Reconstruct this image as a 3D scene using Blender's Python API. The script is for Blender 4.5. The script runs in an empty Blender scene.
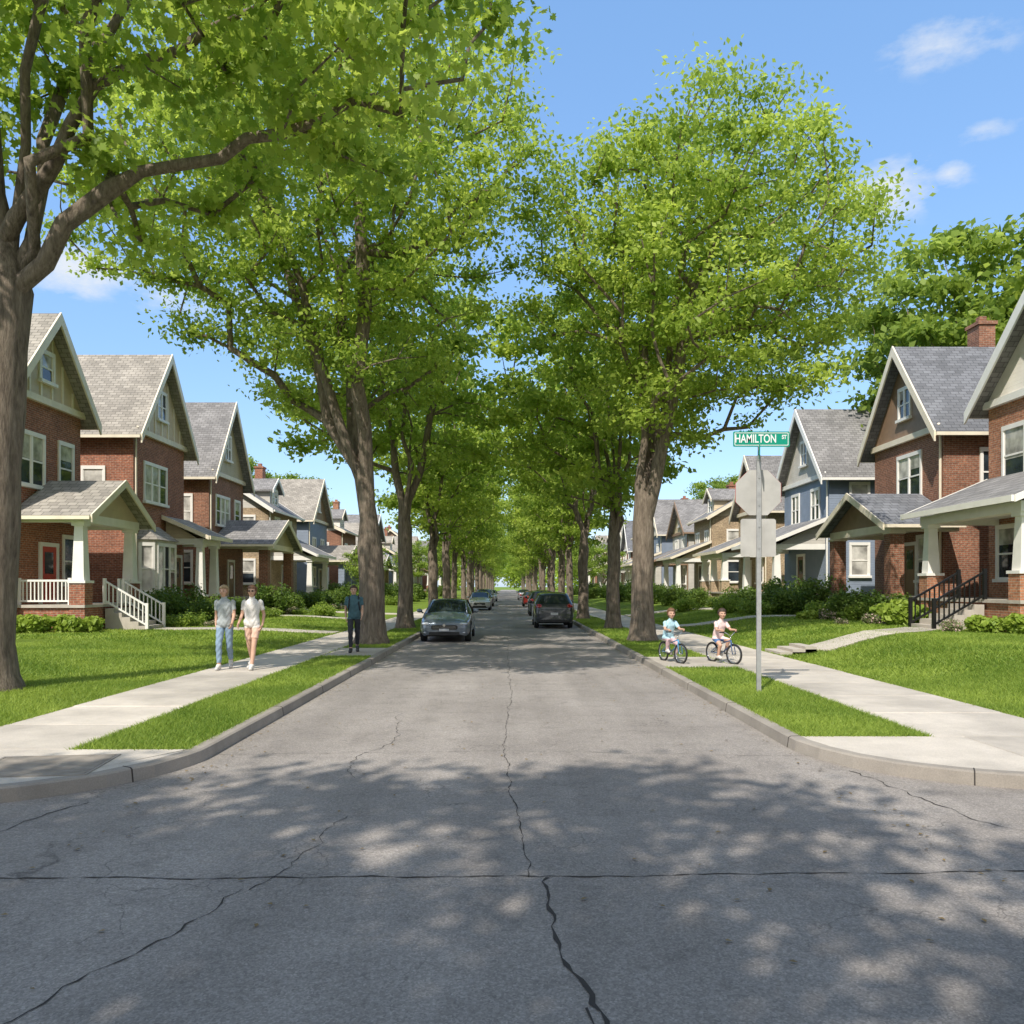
import bpy, bmesh, math, random
import numpy as np
from mathutils import Vector, Matrix
scene=bpy.context.scene
COL=scene.collection
F=820.0; CAMH=1.85
# ------------------------------------------------------------------ node helpers
def newmat(name):
    m=bpy.data.materials.new(name); m.use_nodes=True
    nt=m.node_tree; b=nt.nodes['Principled BSDF']
    return m,nt,b
def N(nt,t,**kw):
    n=nt.nodes.new(t)
    for k,v in kw.items(): setattr(n,k,v)
    return n
def L(nt,a,b): nt.links.new(a,b)
def noise(nt,vec,scale,detail=4,rough=0.55):
    n=N(nt,'ShaderNodeTexNoise'); n.inputs['Scale'].default_value=scale
    n.inputs['Detail'].default_value=detail; n.inputs['Roughness'].default_value=rough
    if vec is not None: L(nt,vec,n.inputs['Vector'])
    return n.outputs['Fac']
def ramp(nt,fac,stops):
    r=N(nt,'ShaderNodeValToRGB'); e=r.color_ramp.elements
    while len(e)<len(stops): e.new(0.5)
    for i,(p,c) in enumerate(stops):
        e[i].position=p; e[i].color=(c[0],c[1],c[2],1) if not isinstance(c,(int,float)) else (c,c,c,1)
    L(nt,fac,r.inputs['Fac']); return r.outputs['Color']
def mix(nt,a,b,fac,mode='MIX'):
    m=N(nt,'ShaderNodeMix',data_type='RGBA',blend_type=mode)
    if isinstance(fac,(int,float)): m.inputs[0].default_value=fac
    else: L(nt,fac,m.inputs[0])
    for i,x in ((6,a),(7,b)):
        if isinstance(x,(tuple,list)): m.inputs[i].default_value=(x[0],x[1],x[2],1)
        else: L(nt,x,m.inputs[i])
    return m.outputs[2]
def math_(nt,op,a,b=None):
    m=N(nt,'ShaderNodeMath',operation=op)
    for i,x in enumerate((a,b)):
        if x is None: continue
        if isinstance(x,(int,float)): m.inputs[i].default_value=x
        else: L(nt,x,m.inputs[i])
    return m.outputs[0]
def bump(nt,b,h,dist,strength=0.6):
    n=N(nt,'ShaderNodeBump'); n.inputs['Distance'].default_value=dist; n.inputs['Strength'].default_value=strength
    L(nt,h,n.inputs['Height']); L(nt,n.outputs[0],b.inputs['Normal'])
def objco(nt): return N(nt,'ShaderNodeTexCoord').outputs['Object']
def wallvec(nt,zs=1.0):
    g=N(nt,'ShaderNodeTexCoord'); sep=N(nt,'ShaderNodeSeparateXYZ'); L(nt,g.outputs['Object'],sep.inputs[0])
    sn=N(nt,'ShaderNodeSeparateXYZ'); L(nt,g.outputs['Normal'],sn.inputs[0])
    ax=math_(nt,'ABSOLUTE',sn.outputs[0]); ay=math_(nt,'ABSOLUTE',sn.outputs[1])
    s=math_(nt,'GREATER_THAN',ax,ay)
    inv=math_(nt,'SUBTRACT',1.0,s)
    u=math_(nt,'ADD',math_(nt,'MULTIPLY',sep.outputs[1],s),math_(nt,'MULTIPLY',sep.outputs[0],inv))
    c=N(nt,'ShaderNodeCombineXYZ'); L(nt,u,c.inputs[0]); L(nt,math_(nt,'MULTIPLY',sep.outputs[2],zs),c.inputs[1])
    return c.outputs[0]
def plain(name,col,rough=0.7,metal=0,var=0.12,scale=3.0,bumpd=0.0,coat=0):
    m,nt,b=newmat(name); o=objco(nt)
    n=noise(nt,o,scale,4)
    c=ramp(nt,n,[(0.3,tuple(x*(1-var) for x in col)),(0.7,tuple(min(1,x*(1+var)) for x in col))])
    L(nt,c,b.inputs['Base Color']); b.inputs['Roughness'].default_value=rough; b.inputs['Metallic'].default_value=metal
    if coat: b.inputs['Coat Weight'].default_value=coat; b.inputs['Coat Roughness'].default_value=0.04
    if bumpd: bump(nt,b,noise(nt,o,scale*25,3),bumpd)
    return m
def brickmat(name,c1,c2,mortar):
    m,nt,b=newmat(name); v=wallvec(nt)
    t=N(nt,'ShaderNodeTexBrick'); L(nt,v,t.inputs['Vector'])
    t.inputs['Color1'].default_value=(*c1,1); t.inputs['Color2'].default_value=(*c2,1); t.inputs['Mortar'].default_value=(*mortar,1)
    t.inputs['Scale'].default_value=1; t.inputs['Brick Width'].default_value=0.23; t.inputs['Row Height'].default_value=0.078
    t.inputs['Mortar Size'].default_value=0.009; t.inputs['Mortar Smooth'].default_value=0.2
    o=objco(nt)
    n=ramp(nt,noise(nt,o,1.1,6),[(0.3,0.76),(0.7,1.15)])
    c=mix(nt,t.outputs['Color'],n,1.0,'MULTIPLY')
    n2=ramp(nt,noise(nt,v,9,2),[(0.35,0.65),(0.65,1.25)])
    c=mix(nt,c,n2,0.8,'MULTIPLY')
    L(nt,c,b.inputs['Base Color']); b.inputs['Roughness'].default_value=0.85
    bump(nt,b,math_(nt,'SUBTRACT',1.0,t.outputs['Fac']),0.01,0.7)
    return m
def shingle(name,c):
    m,nt,b=newmat(name); v=wallvec(nt,1.5)
    t=N(nt,'ShaderNodeTexBrick'); L(nt,v,t.inputs['Vector'])
    t.inputs['Color1'].default_value=(c[0]*.8,c[1]*.8,c[2]*.8,1); t.inputs['Color2'].default_value=(c[0]*1.2,c[1]*1.2,c[2]*1.2,1)
    t.inputs['Mortar'].default_value=(c[0]*.45,c[1]*.45,c[2]*.45,1)
    t.inputs['Scale'].default_value=1; t.inputs['Brick Width'].default_value=0.33; t.inputs['Row Height'].default_value=0.2
    t.inputs['Mortar Size'].default_value=0.012
    o=objco(nt)
    cc=mix(nt,t.outputs['Color'],ramp(nt,noise(nt,o,0.7,6),[(0.3,0.78),(0.7,1.2)]),1.0,'MULTIPLY')
    L(nt,cc,b.inputs['Base Color']); b.inputs['Roughness'].default_value=0.9
    bump(nt,b,math_(nt,'SUBTRACT',1.0,t.outputs['Fac']),0.015,0.6)
    return m
def siding(name,c,h=0.13):
    m,nt,b=newmat(name); o=objco(nt); sep=N(nt,'ShaderNodeSeparateXYZ'); L(nt,o,sep.inputs[0])
    fr=math_(nt,'FRACT',math_(nt,'DIVIDE',sep.outputs[2],h))
    cc=ramp(nt,noise(nt,o,1.5,5),[(0.3,tuple(x*.88 for x in c)),(0.7,tuple(min(1,x*1.08) for x in c))])
    L(nt,cc,b.inputs['Base Color']); b.inputs['Roughness'].default_value=0.65
    bump(nt,b,math_(nt,'SUBTRACT',1.0,fr),0.025,1.0)
    return m
def glassmat(name,c):
    m,nt,b=newmat(name); o=objco(nt)
    cc=ramp(nt,noise(nt,o,1.3,3),[(0.35,tuple(x*.5 for x in c)),(0.65,tuple(x*1.5 for x in c))])
    L(nt,cc,b.inputs['Base Color']); b.inputs['Roughness'].default_value=0.04; b.inputs['Specular IOR Level'].default_value=0.6
    bump(nt,b,noise(nt,o,1.0,1),0.01,0.3)
    return m
def leafmat(name,dark,lite,tr=0.35,tv=1.5):
    m,nt,b=newmat(name)
    a=N(nt,'ShaderNodeAttribute',attribute_name='tint')
    c=ramp(nt,a.outputs['Fac'],[(0.0,dark),(0.55,tuple((x+y)/2 for x,y in zip(dark,lite))),(1.0,lite)])
    L(nt,c,b.inputs['Base Color']); b.inputs['Roughness'].default_value=0.5; b.inputs['Specular IOR Level'].default_value=0.25
    t=N(nt,'ShaderNodeBsdfTranslucent')
    hs=N(nt,'ShaderNodeHueSaturation'); hs.inputs['Value'].default_value=tv; hs.inputs['Saturation'].default_value=1.03; hs.inputs['Hue'].default_value=0.490
    L(nt,c,hs.inputs['Color']); L(nt,hs.outputs[0],t.inputs['Color'])
    ms=N(nt,'ShaderNodeMixShader'); ms.inputs[0].default_value=tr
    L(nt,b.outputs[0],ms.inputs[1]); L(nt,t.outputs[0],ms.inputs[2])
    L(nt,ms.outputs[0],nt.nodes['Material Output'].inputs['Surface'])
    return m
# ------------------------------------------------------------------ materials
M={}
M['brick_a']=brickmat('brick_red',(0.40,0.135,0.07),(0.27,0.085,0.048),(0.38,0.29,0.22))
M['brick_b']=brickmat('brick_brown',(0.34,0.135,0.075),(0.24,0.09,0.052),(0.34,0.27,0.2))
M['brick_c']=brickmat('brick_tan',(0.50,0.36,0.21),(0.38,0.26,0.15),(0.42,0.36,0.29))
M['brick_d']=brickmat('brick_rust',(0.50,0.21,0.11),(0.36,0.135,0.07),(0.42,0.33,0.25))
M['sh_a']=shingle('shingle_warm_grey',(0.33,0.30,0.26))
M['sh_b']=shingle('shingle_grey',(0.24,0.23,0.225))
M['sh_c']=shingle('shingle_slate',(0.17,0.175,0.19))
M['tan']=siding('stucco_tan',(0.62,0.50,0.34),0.2)
M['olive']=siding('siding_olive',(0.50,0.42,0.27))
M['whites']=siding('siding_white',(0.78,0.73,0.65))
M['blue']=siding('siding_blue_grey',(0.20,0.24,0.31))
M['greys']=siding('siding_grey',(0.50,0.47,0.42))
M['white']=plain('paint_white',(0.84,0.81,0.76),0.5,var=0.05)
M['cream']=plain('paint_cream',(0.80,0.71,0.56),0.55,var=0.08)
M['brown']=plain('paint_brown',(0.29,0.19,0.125),0.55)
M['glass']=glassmat('window_glass',(0.03,0.04,0.05))
M['blind']=glassmat('window_blind',(0.48,0.46,0.42))
M['reddoor']=plain('door_red',(0.50,0.045,0.03),0.4)
M['browndoor']=plain('door_wood',(0.22,0.11,0.05),0.4)
M['iron']=plain('black_iron',(0.02,0.02,0.02),0.4,0.5)
M['stone']=plain('limestone',(0.47,0.42,0.35),0.85,bumpd=0.004)
M['conc2']=plain('concrete_steps',(0.48,0.43,0.37),0.85,bumpd=0.004)
def concretemat(name,base=(0.62,0.555,0.475)):
    m,nt,b=newmat(name); o=objco(nt)
    a=N(nt,'ShaderNodeAttribute',attribute_name='tint')
    c=ramp(nt,noise(nt,o,1.2,8,0.65),[(0.3,tuple(x*.82 for x in base)),(0.7,tuple(x*1.08 for x in base))])
    c=mix(nt,c,ramp(nt,noise(nt,o,90,3),[(0.3,0.85),(0.7,1.08)]),1,'MULTIPLY')
    c=mix(nt,c,ramp(nt,a.outputs['Fac'],[(0,0.84),(1,1.05)]),1,'MULTIPLY')
    c=mix(nt,c,ramp(nt,noise(nt,o,0.35,5,.7),[(0.42,0.80),(0.55,1.0)]),1,'MULTIPLY')
    L(nt,c,b.inputs['Base Color']); b.inputs['Roughness'].default_value=0.9
    bump(nt,b,noise(nt,o,120,3),0.004)
    return m
M['conc']=concretemat('concrete')
M['curb']=concretemat('curb_concrete',(0.42,0.37,0.315))
def asphaltmat():
    m,nt,b=newmat('asphalt'); o=objco(nt)
    c=ramp(nt,noise(nt,o,0.45,6,.6),[(0.3,(0.255,0.228,0.205)),(0.72,(0.35,0.315,0.285))])
    mp=N(nt,'ShaderNodeMapping'); mp.inputs['Scale'].default_value=(1.1,0.05,1); L(nt,o,mp.inputs[0])
    c=mix(nt,c,ramp(nt,noise(nt,mp.outputs[0],1.0,3),[(0.35,0.86),(0.65,1.08)]),1,'MULTIPLY')
    v=N(nt,'ShaderNodeTexVoronoi'); v.inputs['Scale'].default_value=95; L(nt,o,v.inputs['Vector'])
    c=mix(nt,c,ramp(nt,v.outputs['Color'],[(0.1,0.6),(0.5,0.95),(0.95,1.6)]),0.55,'MULTIPLY')
    c=mix(nt,c,ramp(nt,noise(nt,o,26,4,.7),[(0.3,0.85),(0.7,1.14)]),1,'MULTIPLY')
    c=mix(nt,c,ramp(nt,noise(nt,o,3.2,5,.7),[(0.33,0.80),(0.5,1.0)]),0.8,'MULTIPLY')
    v2=N(nt,'ShaderNodeTexVoronoi',feature='DISTANCE_TO_EDGE'); v2.inputs['Scale'].default_value=1.1
    wv=N(nt,'ShaderNodeTexNoise'); wv.inputs['Scale'].default_value=3; wv.inputs['Detail'].default_value=5; L(nt,o,wv.inputs['Vector'])
    ad=N(nt,'ShaderNodeVectorMath',operation='MULTIPLY_ADD'); L(nt,wv.outputs['Color'],ad.inputs[0]); ad.inputs[1].default_value=(.6,.6,0); L(nt,o,ad.inputs[2]); L(nt,ad.outputs[0],v2.inputs['Vector'])
    hl=ramp(nt,v2.outputs['Distance'],[(0.0,0.55),(0.007,1.0)])
    msk=ramp(nt,noise(nt,o,.5,3),[(0.47,0.0),(0.57,1.0)])
    c=mix(nt,c,mix(nt,c,hl,1,'MULTIPLY'),msk)
    L(nt,c,b.inputs['Base Color']); b.inputs['Roughness'].default_value=0.9; b.inputs['Specular IOR Level'].default_value=0.25
    bump(nt,b,noise(nt,o,110,3,.7),0.006,0.7)
    return m
M['asphalt']=asphaltmat()
M['crack']=plain('asphalt_crack',(0.04,0.034,0.03),0.95)
def lawnmat():
    m,nt,b=newmat('grass_lawn'); o=objco(nt)
    c=ramp(nt,noise(nt,o,0.6,6,.6),[(0.3,(0.15,0.225,0.03)),(0.7,(0.25,0.34,0.05))])
    c=mix(nt,c,ramp(nt,noise(nt,o,22,5,.75),[(0.3,0.45),(0.7,1.25)]),1,'MULTIPLY')
    L(nt,c,b.inputs['Base Color']); b.inputs['Roughness'].default_value=0.9; b.inputs['Specular IOR Level'].default_value=.1
    bump(nt,b,noise(nt,o,45,4,.8),0.05,0.9)
    return m
M['lawn']=lawnmat()
M['blade']=leafmat('grass_blades',(0.12,0.21,0.026),(0.37,0.46,0.085),0.38,1.6)
M['leaf']=leafmat('maple_leaves',(0.12,0.20,0.03),(0.38,0.48,0.09),0.47,1.6)
M['leaf2']=leafmat('maple_leaves_light',(0.16,0.26,0.035),(0.50,0.60,0.12),0.5,1.55)
M['shrubleaf']=leafmat('shrub_leaves',(0.06,0.12,0.02),(0.20,0.28,0.05),0.35)
M['hosta']=leafmat('hosta_leaves',(0.19,0.29,0.035),(0.40,0.49,0.09),0.35)
M['flower']=leafmat('flowering_leaves',(0.12,0.18,0.04),(0.75,0.55,0.50),0.3,1.1)
def barkmat():
    m,nt,b=newmat('bark'); o=objco(nt)
    mp=N(nt,'ShaderNodeMapping'); mp.inputs['Scale'].default_value=(9,9,1.6); L(nt,o,mp.inputs[0])
    n=noise(nt,mp.outputs[0],1.6,6,.7)
    c=ramp(nt,n,[(0.3,(0.075,0.056,0.042)),(0.52,(0.21,0.165,0.125)),(0.75,(0.34,0.28,0.22))])
    L(nt,c,b.inputs['Base Color']); b.inputs['Roughness'].default_value=0.95; bump(nt,b,n,0.07,1.0)
    return m
M['bark']=barkmat()
# ------------------------------------------------------------------ mesh builder
class MB:
    def __init__(s): s.v=[]; s.f=[]; s.m=[]
    def add(s,vs,fs,mi=0):
        o=len(s.v); s.v.extend([tuple(x) for x in vs]); s.f.extend([tuple(i+o for i in f) for f in fs]); s.m.extend([mi]*len(fs))
    def ext(s,A,B,mi=0):
        n=len(A); fs=[tuple(range(n)),tuple(range(2*n-1,n-1,-1))]
        fs+=[(i,(i+1)%n,n+(i+1)%n,n+i) for i in range(n)]
        s.add(list(A)+list(B),fs,mi)
    def box(s,P,a0,a1,b0,b1,z0,z1,mi=0):
        A=[P(a0,b0,z0),P(a1,b0,z0),P(a1,b1,z0),P(a0,b1,z0)]
        B=[P(a0,b0,z1),P(a1,b0,z1),P(a1,b1,z1),P(a0,b1,z1)]
        s.ext(A,B,mi)
    def tube(s,pts,rad,n=8,mi=0,cap=True,flat=1.0):
        pts=[Vector(p) for p in pts]; rings=[]; u=None
        if not hasattr(rad,'__len__'): rad=[rad]*len(pts)
        o=len(s.v)
        for i,p in enumerate(pts):
            d=(pts[min(i+1,len(pts)-1)]-pts[max(i-1,0)]).normalized()
            if u is None:
                r=Vector((1,0,0)) if abs(d.x)<.9 else Vector((0,1,0))
                u=(r-d*r.dot(d)).normalized()
            else:
                u=(u-d*u.dot(d)).normalized()
            w=d.cross(u)
            for k in range(n):
                a=2*math.pi*k/n
                s.v.append(tuple(p+u*(math.cos(a)*rad[i])+w*(math.sin(a)*rad[i]*flat)))
        for i in range(len(pts)-1):
            for k in range(n):
                s.f.append((o+i*n+k,o+i*n+(k+1)%n,o+(i+1)*n+(k+1)%n,o+(i+1)*n+k)); s.m.append(mi)
        if cap:
            s.f.append(tuple(o+k for k in range(n))[::-1]); s.m.append(mi)
            e=o+(len(pts)-1)*n; s.f.append(tuple(e+k for k in range(n))); s.m.append(mi)
    def capsule(s,p0,p1,r0,r1,n=12,mi=0,sx=1.0):
        p0=Vector(p0);p1=Vector(p1);d=(p1-p0); Ln=d.length; d=d/max(Ln,1e-6)
        pts=[];rad=[]
        for k in range(4):
            a=math.pi/2*(k+0.15)/4; pts.append(p0-d*r0*math.cos(a)); rad.append(r0*math.sin(a))
        pts.append(p0);rad.append(r0);pts.append(p1);rad.append(r1)
        for k in range(3,-1,-1):
            a=math.pi/2*(k+0.15)/4; pts.append(p1+d*r1*math.cos(a)); rad.append(r1*math.sin(a))
        s.tube(pts,rad,n,mi)
    def ell(s,c,r,n=16,m=10,mi=0,rot=None):
        vs=[];fs=[]
        for i in range(m+1):
            t=math.pi*(i)/m
            t=min(max(t,0.02),math.pi-0.02)
            for k in range(n):
                a=2*math.pi*k/n
                p=Vector((r[0]*math.sin(t)*math.cos(a),r[1]*math.sin(t)*math.sin(a),r[2]*math.cos(t)))
                if rot: p=rot@p
                vs.append(p+Vector(c))
        for i in range(m):
            for k in range(n): fs.append((i*n+k,(i+1)*n+k,(i+1)*n+(k+1)%n,i*n+(k+1)%n))
        fs.append(tuple(range(n))); fs.append(tuple(m*n+k for k in range(n))[::-1])
        s.add(vs,fs,mi)
    def obj(s,name,mats,parent=None,smooth=False,recalc=True,loc=None):
        me=bpy.data.meshes.new(name); me.from_pydata(s.v,[],s.f)
        for m in (mats if isinstance(mats,(list,tuple)) else [mats]): me.materials.append(m)
        me.polygons.foreach_set('material_index',s.m)
        if recalc:
            bm=bmesh.new(); bm.from_mesh(me); bmesh.ops.recalc_face_normals(bm,faces=bm.faces); bm.to_mesh(me); bm.free()
        if smooth: me.polygons.foreach_set('use_smooth',[True]*len(me.polygons))
        o=bpy.data.objects.new(name,me); COL.objects.link(o)
        if parent: o.parent=parent
        if loc: o.location=loc
        return o
def empty(name,loc=(0,0,0),rz=0):
    e=bpy.data.objects.new(name,None); COL.objects.link(e); e.location=loc; e.rotation_euler=(0,0,rz); e.empty_display_size=.5
    return e
ID=lambda a,b,z:(a,b,z)
def npmesh(name,V,nper,tint,mat,smooth=False):
    k=len(V)//nper
    me=bpy.data.meshes.new(name)
    me.vertices.add(len(V)); me.vertices.foreach_set('co',V.astype(np.float32).ravel())
    me.loops.add(k*nper); me.loops.foreach_set('vertex_index',np.arange(k*nper,dtype=np.int32))
    me.polygons.add(k); me.polygons.foreach_set('loop_start',np.arange(0,k*nper,nper,dtype=np.int32))
    me.polygons.foreach_set('loop_total',np.full(k,nper,dtype=np.int32))
    me.update(calc_edges=True)
    if tint is not None:
        at=me.attributes.new('tint','FLOAT','FACE'); at.data.foreach_set('value',tint.astype(np.float32))
    me.materials.append(mat); return me
LEAF4=np.array([[-.5,0,0],[0,.30,.04],[.5,0,-.08],[0,-.30,.04]])
def maple():
    ang=[180,150,118,95,75,50,38,20,8,0]; rr=[.15,.42,.34,.52,.28,.42,.30,.36,.42,.56]
    top=[(r*math.cos(math.radians(a)),r*math.sin(math.radians(a)),0) for a,r in zip(ang,rr)]
    bot=[(x,-y,0) for x,y,z in top[1:-1]][::-1]
    return np.array(top+bot)
MAPLE=maple()
def leaves(rng,pos,size,shape,outdir=None,upb=0.5,out=0.3):
    n=len(pos)
    nr=rng.normal(size=(n,3)); nr/=np.linalg.norm(nr,axis=1,keepdims=True)
    nr[:,2]+=upb
    if outdir is not None: nr+=outdir*out
    nr/=np.linalg.norm(nr,axis=1,keepdims=True)
    t=rng.normal(size=(n,3)); t[:,2]-=0.4; t-=nr*(t*nr).sum(1,keepdims=True); t/=np.linalg.norm(t,axis=1,keepdims=True)
    s=np.cross(nr,t); sz=size*(0.7+0.6*rng.random(n))[:,None]
    out_=[]
    for a in shape: out_.append(pos+(t*a[0]+s*a[1]+nr*a[2])*sz)
    return np.stack(out_,1).reshape(-1,3)
# ------------------------------------------------------------------ trees
def tree_data(seed,fork_z,base_r,lobes,nclump,lper,lsize,shape=LEAF4,stems=4,limbs=(),clump_r=1.15,lean=(0,0),zmin=None,leafm=None,spacing=1.0,limbr=(.17,.05)):
    rng=np.random.default_rng(seed)
    lob=np.array(lobes,float)
    pos=[np.array([0,0,-0.15]),np.array([0,0,0.25]),np.array([0,0,0.8])]; par=[-1,0,1]
    nt=max(2,int(fork_z/1.0))
    for i in range(1,nt+1):
        f=i/nt; z=0.8+(fork_z-0.8)*f
        pos.append(np.array([lean[0]*f+rng.normal()*.03,lean[1]*f+rng.normal()*.03,z])); par.append(len(pos)-2)
    fork=len(pos)-1; minnode=fork-1
    for k in range(stems):
        a=2*math.pi*(k+rng.random()*.5)/stems; l=lob[0]
        tgt=np.array([l[0]+math.cos(a)*l[3]*.42,l[1]+math.sin(a)*l[4]*.42,l[2]+l[5]*(.1+.3*rng.random())])
        if k==0: tgt=np.array([l[0],l[1],l[2]+l[5]*.6])
        p0=pos[fork]; last=fork; m=7
        for i in range(1,m+1):
            f=i/m; g=f**1.25
            q=p0+(tgt-p0)*np.array([g,g,f])+rng.normal(size=3)*.16*(1 if i<m else 0)
            pos.append(q); par.append(last); last=len(pos)-1
    minr={}
    for lm in limbs:
        p0=np.array(lm[0],float); d=[np.linalg.norm(q-p0) for q in pos]; last=int(np.argmin(d)); ids=[]
        for q in lm:
            q=np.array(q,float); a=pos[last].copy(); dd=np.linalg.norm(q-a); kk=max(1,int(dd/.6))
            for i in range(1,kk+1):
                w=a+(q-a)*i/kk
                if i<kk: w=w+rng.normal(size=3)*.07
                pos.append(w); par.append(last); last=len(pos)-1; ids.append(last)
        for i,q in enumerate(ids): minr[q]=limbr[0]+(limbr[1]-limbr[0])*i/len(ids)
    C=[]; tries=0; vol=lob[:,3]*lob[:,4]*lob[:,5]; pv=vol/vol.sum()
    ph=rng.random((8,3))*6.28; kv=rng.normal(size=(8,3))*2.2
    while len(C)<nclump and tries<nclump*60:
        tries+=1
        l=lob[rng.choice(len(lob),p=pv)]
        d=rng.normal(size=3); d/=np.linalg.norm(d)
        lump=1+0.06*np.sum(np.sin(d@kv.T+ph[:,0]))
        r=rng.random()**0.40*lump
        q=l[:3]+d*l[3:6]*r
        if zmin is not None and q[2]<zmin+rng.random()*1.2: continue
        if C and np.min(np.linalg.norm(np.array(C)-q,axis=1))<spacing: continue
        C.append(q)
    C=np.array(C); f0=pos[fork]; C=C[np.argsort(np.linalg.norm(C-f0,axis=1))]
    pl=[0.0]*len(pos)
    for i in range(1,len(pos)): pl[i]=pl[par[i]]+np.linalg.norm(pos[i]-pos[par[i]])
    term=[]
    for c in C:
        A=np.array(pos[minnode:]); d=np.linalg.norm(A-c,axis=1)
        cost=d+0.22*np.array(pl[minnode:])+np.where(A[:,2]>c[2]+.8,1.5,0)
        j=int(np.argmin(cost))+minnode; a=pos[j]; kk=max(1,int(d[j-minnode]/0.7)); last=j
        sag=rng.normal(size=3)*.12*d[j-minnode]**.5; sag[2]=abs(sag[2])
        for i in range(1,kk+1):
            f=i/kk; w=a+(c-a)*f+sag*math.sin(math.pi*f)
            pos.append(w); par.append(last); pl.append(pl[last]+np.linalg.norm(w-pos[last])); last=len(pos)-1
        term.append(last)
    n=len(pos); w=np.zeros(n)
    for t in term: w[t]+=1
    for i in range(n-1,0,-1):
        if w[i]==0: w[i]=0.6
        w[par[i]]+=w[i]
    rad=0.018*np.power(w,0.5)
    sc=base_r/rad[fork]
    rad=np.where(w>3, rad*(1+(sc-1)*np.clip((w-3)/60,0,1)), rad)
    for q,r in minr.items(): rad[q]=max(rad[q],r)
    rad=np.minimum(rad,base_r)
    rad[0]=base_r*1.75; rad[1]=base_r*1.28; rad[2]=base_r*1.08
    ns=8; V=[];Fc=[]; frame=[None]*n; ring=[None]*n; mainc=[-1]*n
    for i in range(1,n):
        p=par[i]
        if mainc[p]==-1 or w[i]>w[mainc[p]]: mainc[p]=i
    def mkring(p,d,u,r):
        wv=np.cross(d,u); o=len(V); k=ns
        for q in range(k):
            a=2*math.pi*q/k; V.append(p+u*math.cos(a)*r+wv*math.sin(a)*r)
        return o
    up=np.array([0,0,1.]); frame[0]=np.array([1.,0,0]); ring[0]=mkring(pos[0],up,frame[0],rad[0])
    for i in range(1,n):
        p=par[i]; d=pos[i]-pos[p]; dn=np.linalg.norm(d); d=d/max(dn,1e-5)
        if mainc[i]>0:
            d2=pos[mainc[i]]-pos[i]; d2/=max(np.linalg.norm(d2),1e-5); dd=d+d2; dd/=max(np.linalg.norm(dd),1e-5)
        else: dd=d
        u=frame[p]-dd*np.dot(frame[p],dd); nu=np.linalg.norm(u)
        if nu<1e-3: u=np.cross(dd,[0.3,.8,.1]); nu=np.linalg.norm(u)
        u/=nu; frame[i]=u
        r1=rad[i] if mainc[i]>0 else rad[i]*.5
        if i==mainc[p] and ring[p] is not None: ra=ring[p]
        else:
            u0=u-d*np.dot(u,d); u0/=max(np.linalg.norm(u0),1e-4); ra=mkring(pos[p],d,u0,min(rad[p],rad[i]*1.25))
        ring[i]=mkring(pos[i],dd,u,r1); rb=ring[i]
        for q in range(ns): Fc.append((ra+q,ra+(q+1)%ns,rb+(q+1)%ns,rb+q))
    me=bpy.data.meshes.new('trunk_and_limbs'); me.from_pydata([tuple(v) for v in V],[],Fc); me.materials.append(M['bark'])
    me.polygons.foreach_set('use_smooth',[True]*len(me.polygons))
    P=[];T=[];O=[]
    for c in C:
        k=int(lper*(0.5+1.0*rng.random())); r=clump_r*(0.65+.6*rng.random())
        d=rng.normal(size=(k,3)); d/=np.linalg.norm(d,axis=1,keepdims=True)
        rr=rng.random(k)[:,None]**0.55*(1+.25*rng.normal(size=(k,1)))
        P.append(c+d*rr*np.array([r,r,r*.5])+np.array([0,0,.1])); O.append(d)
        T.append(np.clip(0.25+0.5*rng.random()+rng.normal(size=k)*.16+.12*d[:,2],0,1))
    P=np.concatenate(P);T=np.concatenate(T);O=np.concatenate(O)
    V=leaves(rng,P,lsize,shape,O,0.55,0.5)
    lm=npmesh('foliage',V,len(shape),T,leafm or M['leaf'])
    return me,lm
def put_tree(data,loc,rz=0,s=1.0,name='maple_tree'):
    e=empty(name,loc,rz); e.scale=(s,s,s)
    for nm,me in (('trunk',data[0]),('foliage',data[1])):
        o=bpy.data.objects.new(nm,me); COL.objects.link(o); o.parent=e
    return e
# ------------------------------------------------------------------ terrain
RW=3.2
def sm(t): t=max(0,min(1,t)); return t*t*(3-2*t)
def lawnz(x,y):
    if x<0:
        a=-x-6.2; return 0.105+0.16*sm(a/5)+0.03*math.sin(x*.7+y*.23)*sm(a/3)
    a=x-6.75; return 0.105+0.42*sm(a/4.0)*sm((y-9.4)/5+.2)+0.03*math.sin(x*.8+y*.31)*sm(a/3)
g=MB(); g.add([(-900,-500,-.03),(900,-500,-.03),(900,1500,-.03),(-900,1500,-.03)],[(0,1,2,3)]); g.obj('ground',M['lawn'],recalc=False)
def arc(cx,cy,r,a0,a1,n=14):
    return [(cx+r*math.cos(math.radians(a0+(a1-a0)*i/n)),cy+r*math.sin(math.radians(a0+(a1-a0)*i/n))) for i in range(n+1)]
ARC_L=arc(-5.4,8.9,2.2,0,-90); ARC_R=arc(5.2,9.4,2.0,180,270)
YS=-1.6; ARC_SL=arc(-5.2,YS-2,2.0,90,0); ARC_SR=arc(5.2,YS-2,2.0,90,180)
outline=[(-RW,400)]+ARC_L+[(-90,6.7),(-90,YS)]+ARC_SL+[(-RW,-60),(RW,-60)]+ARC_SR[::-1]+[(90,YS),(90,7.4)]+ARC_R[::-1]+[(RW,400)]
bm=bmesh.new(); vs=[bm.verts.new((x,y,0)) for x,y in outline]; f=bm.faces.new(vs); bmesh.ops.triangulate(bm,faces=[f])
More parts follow.
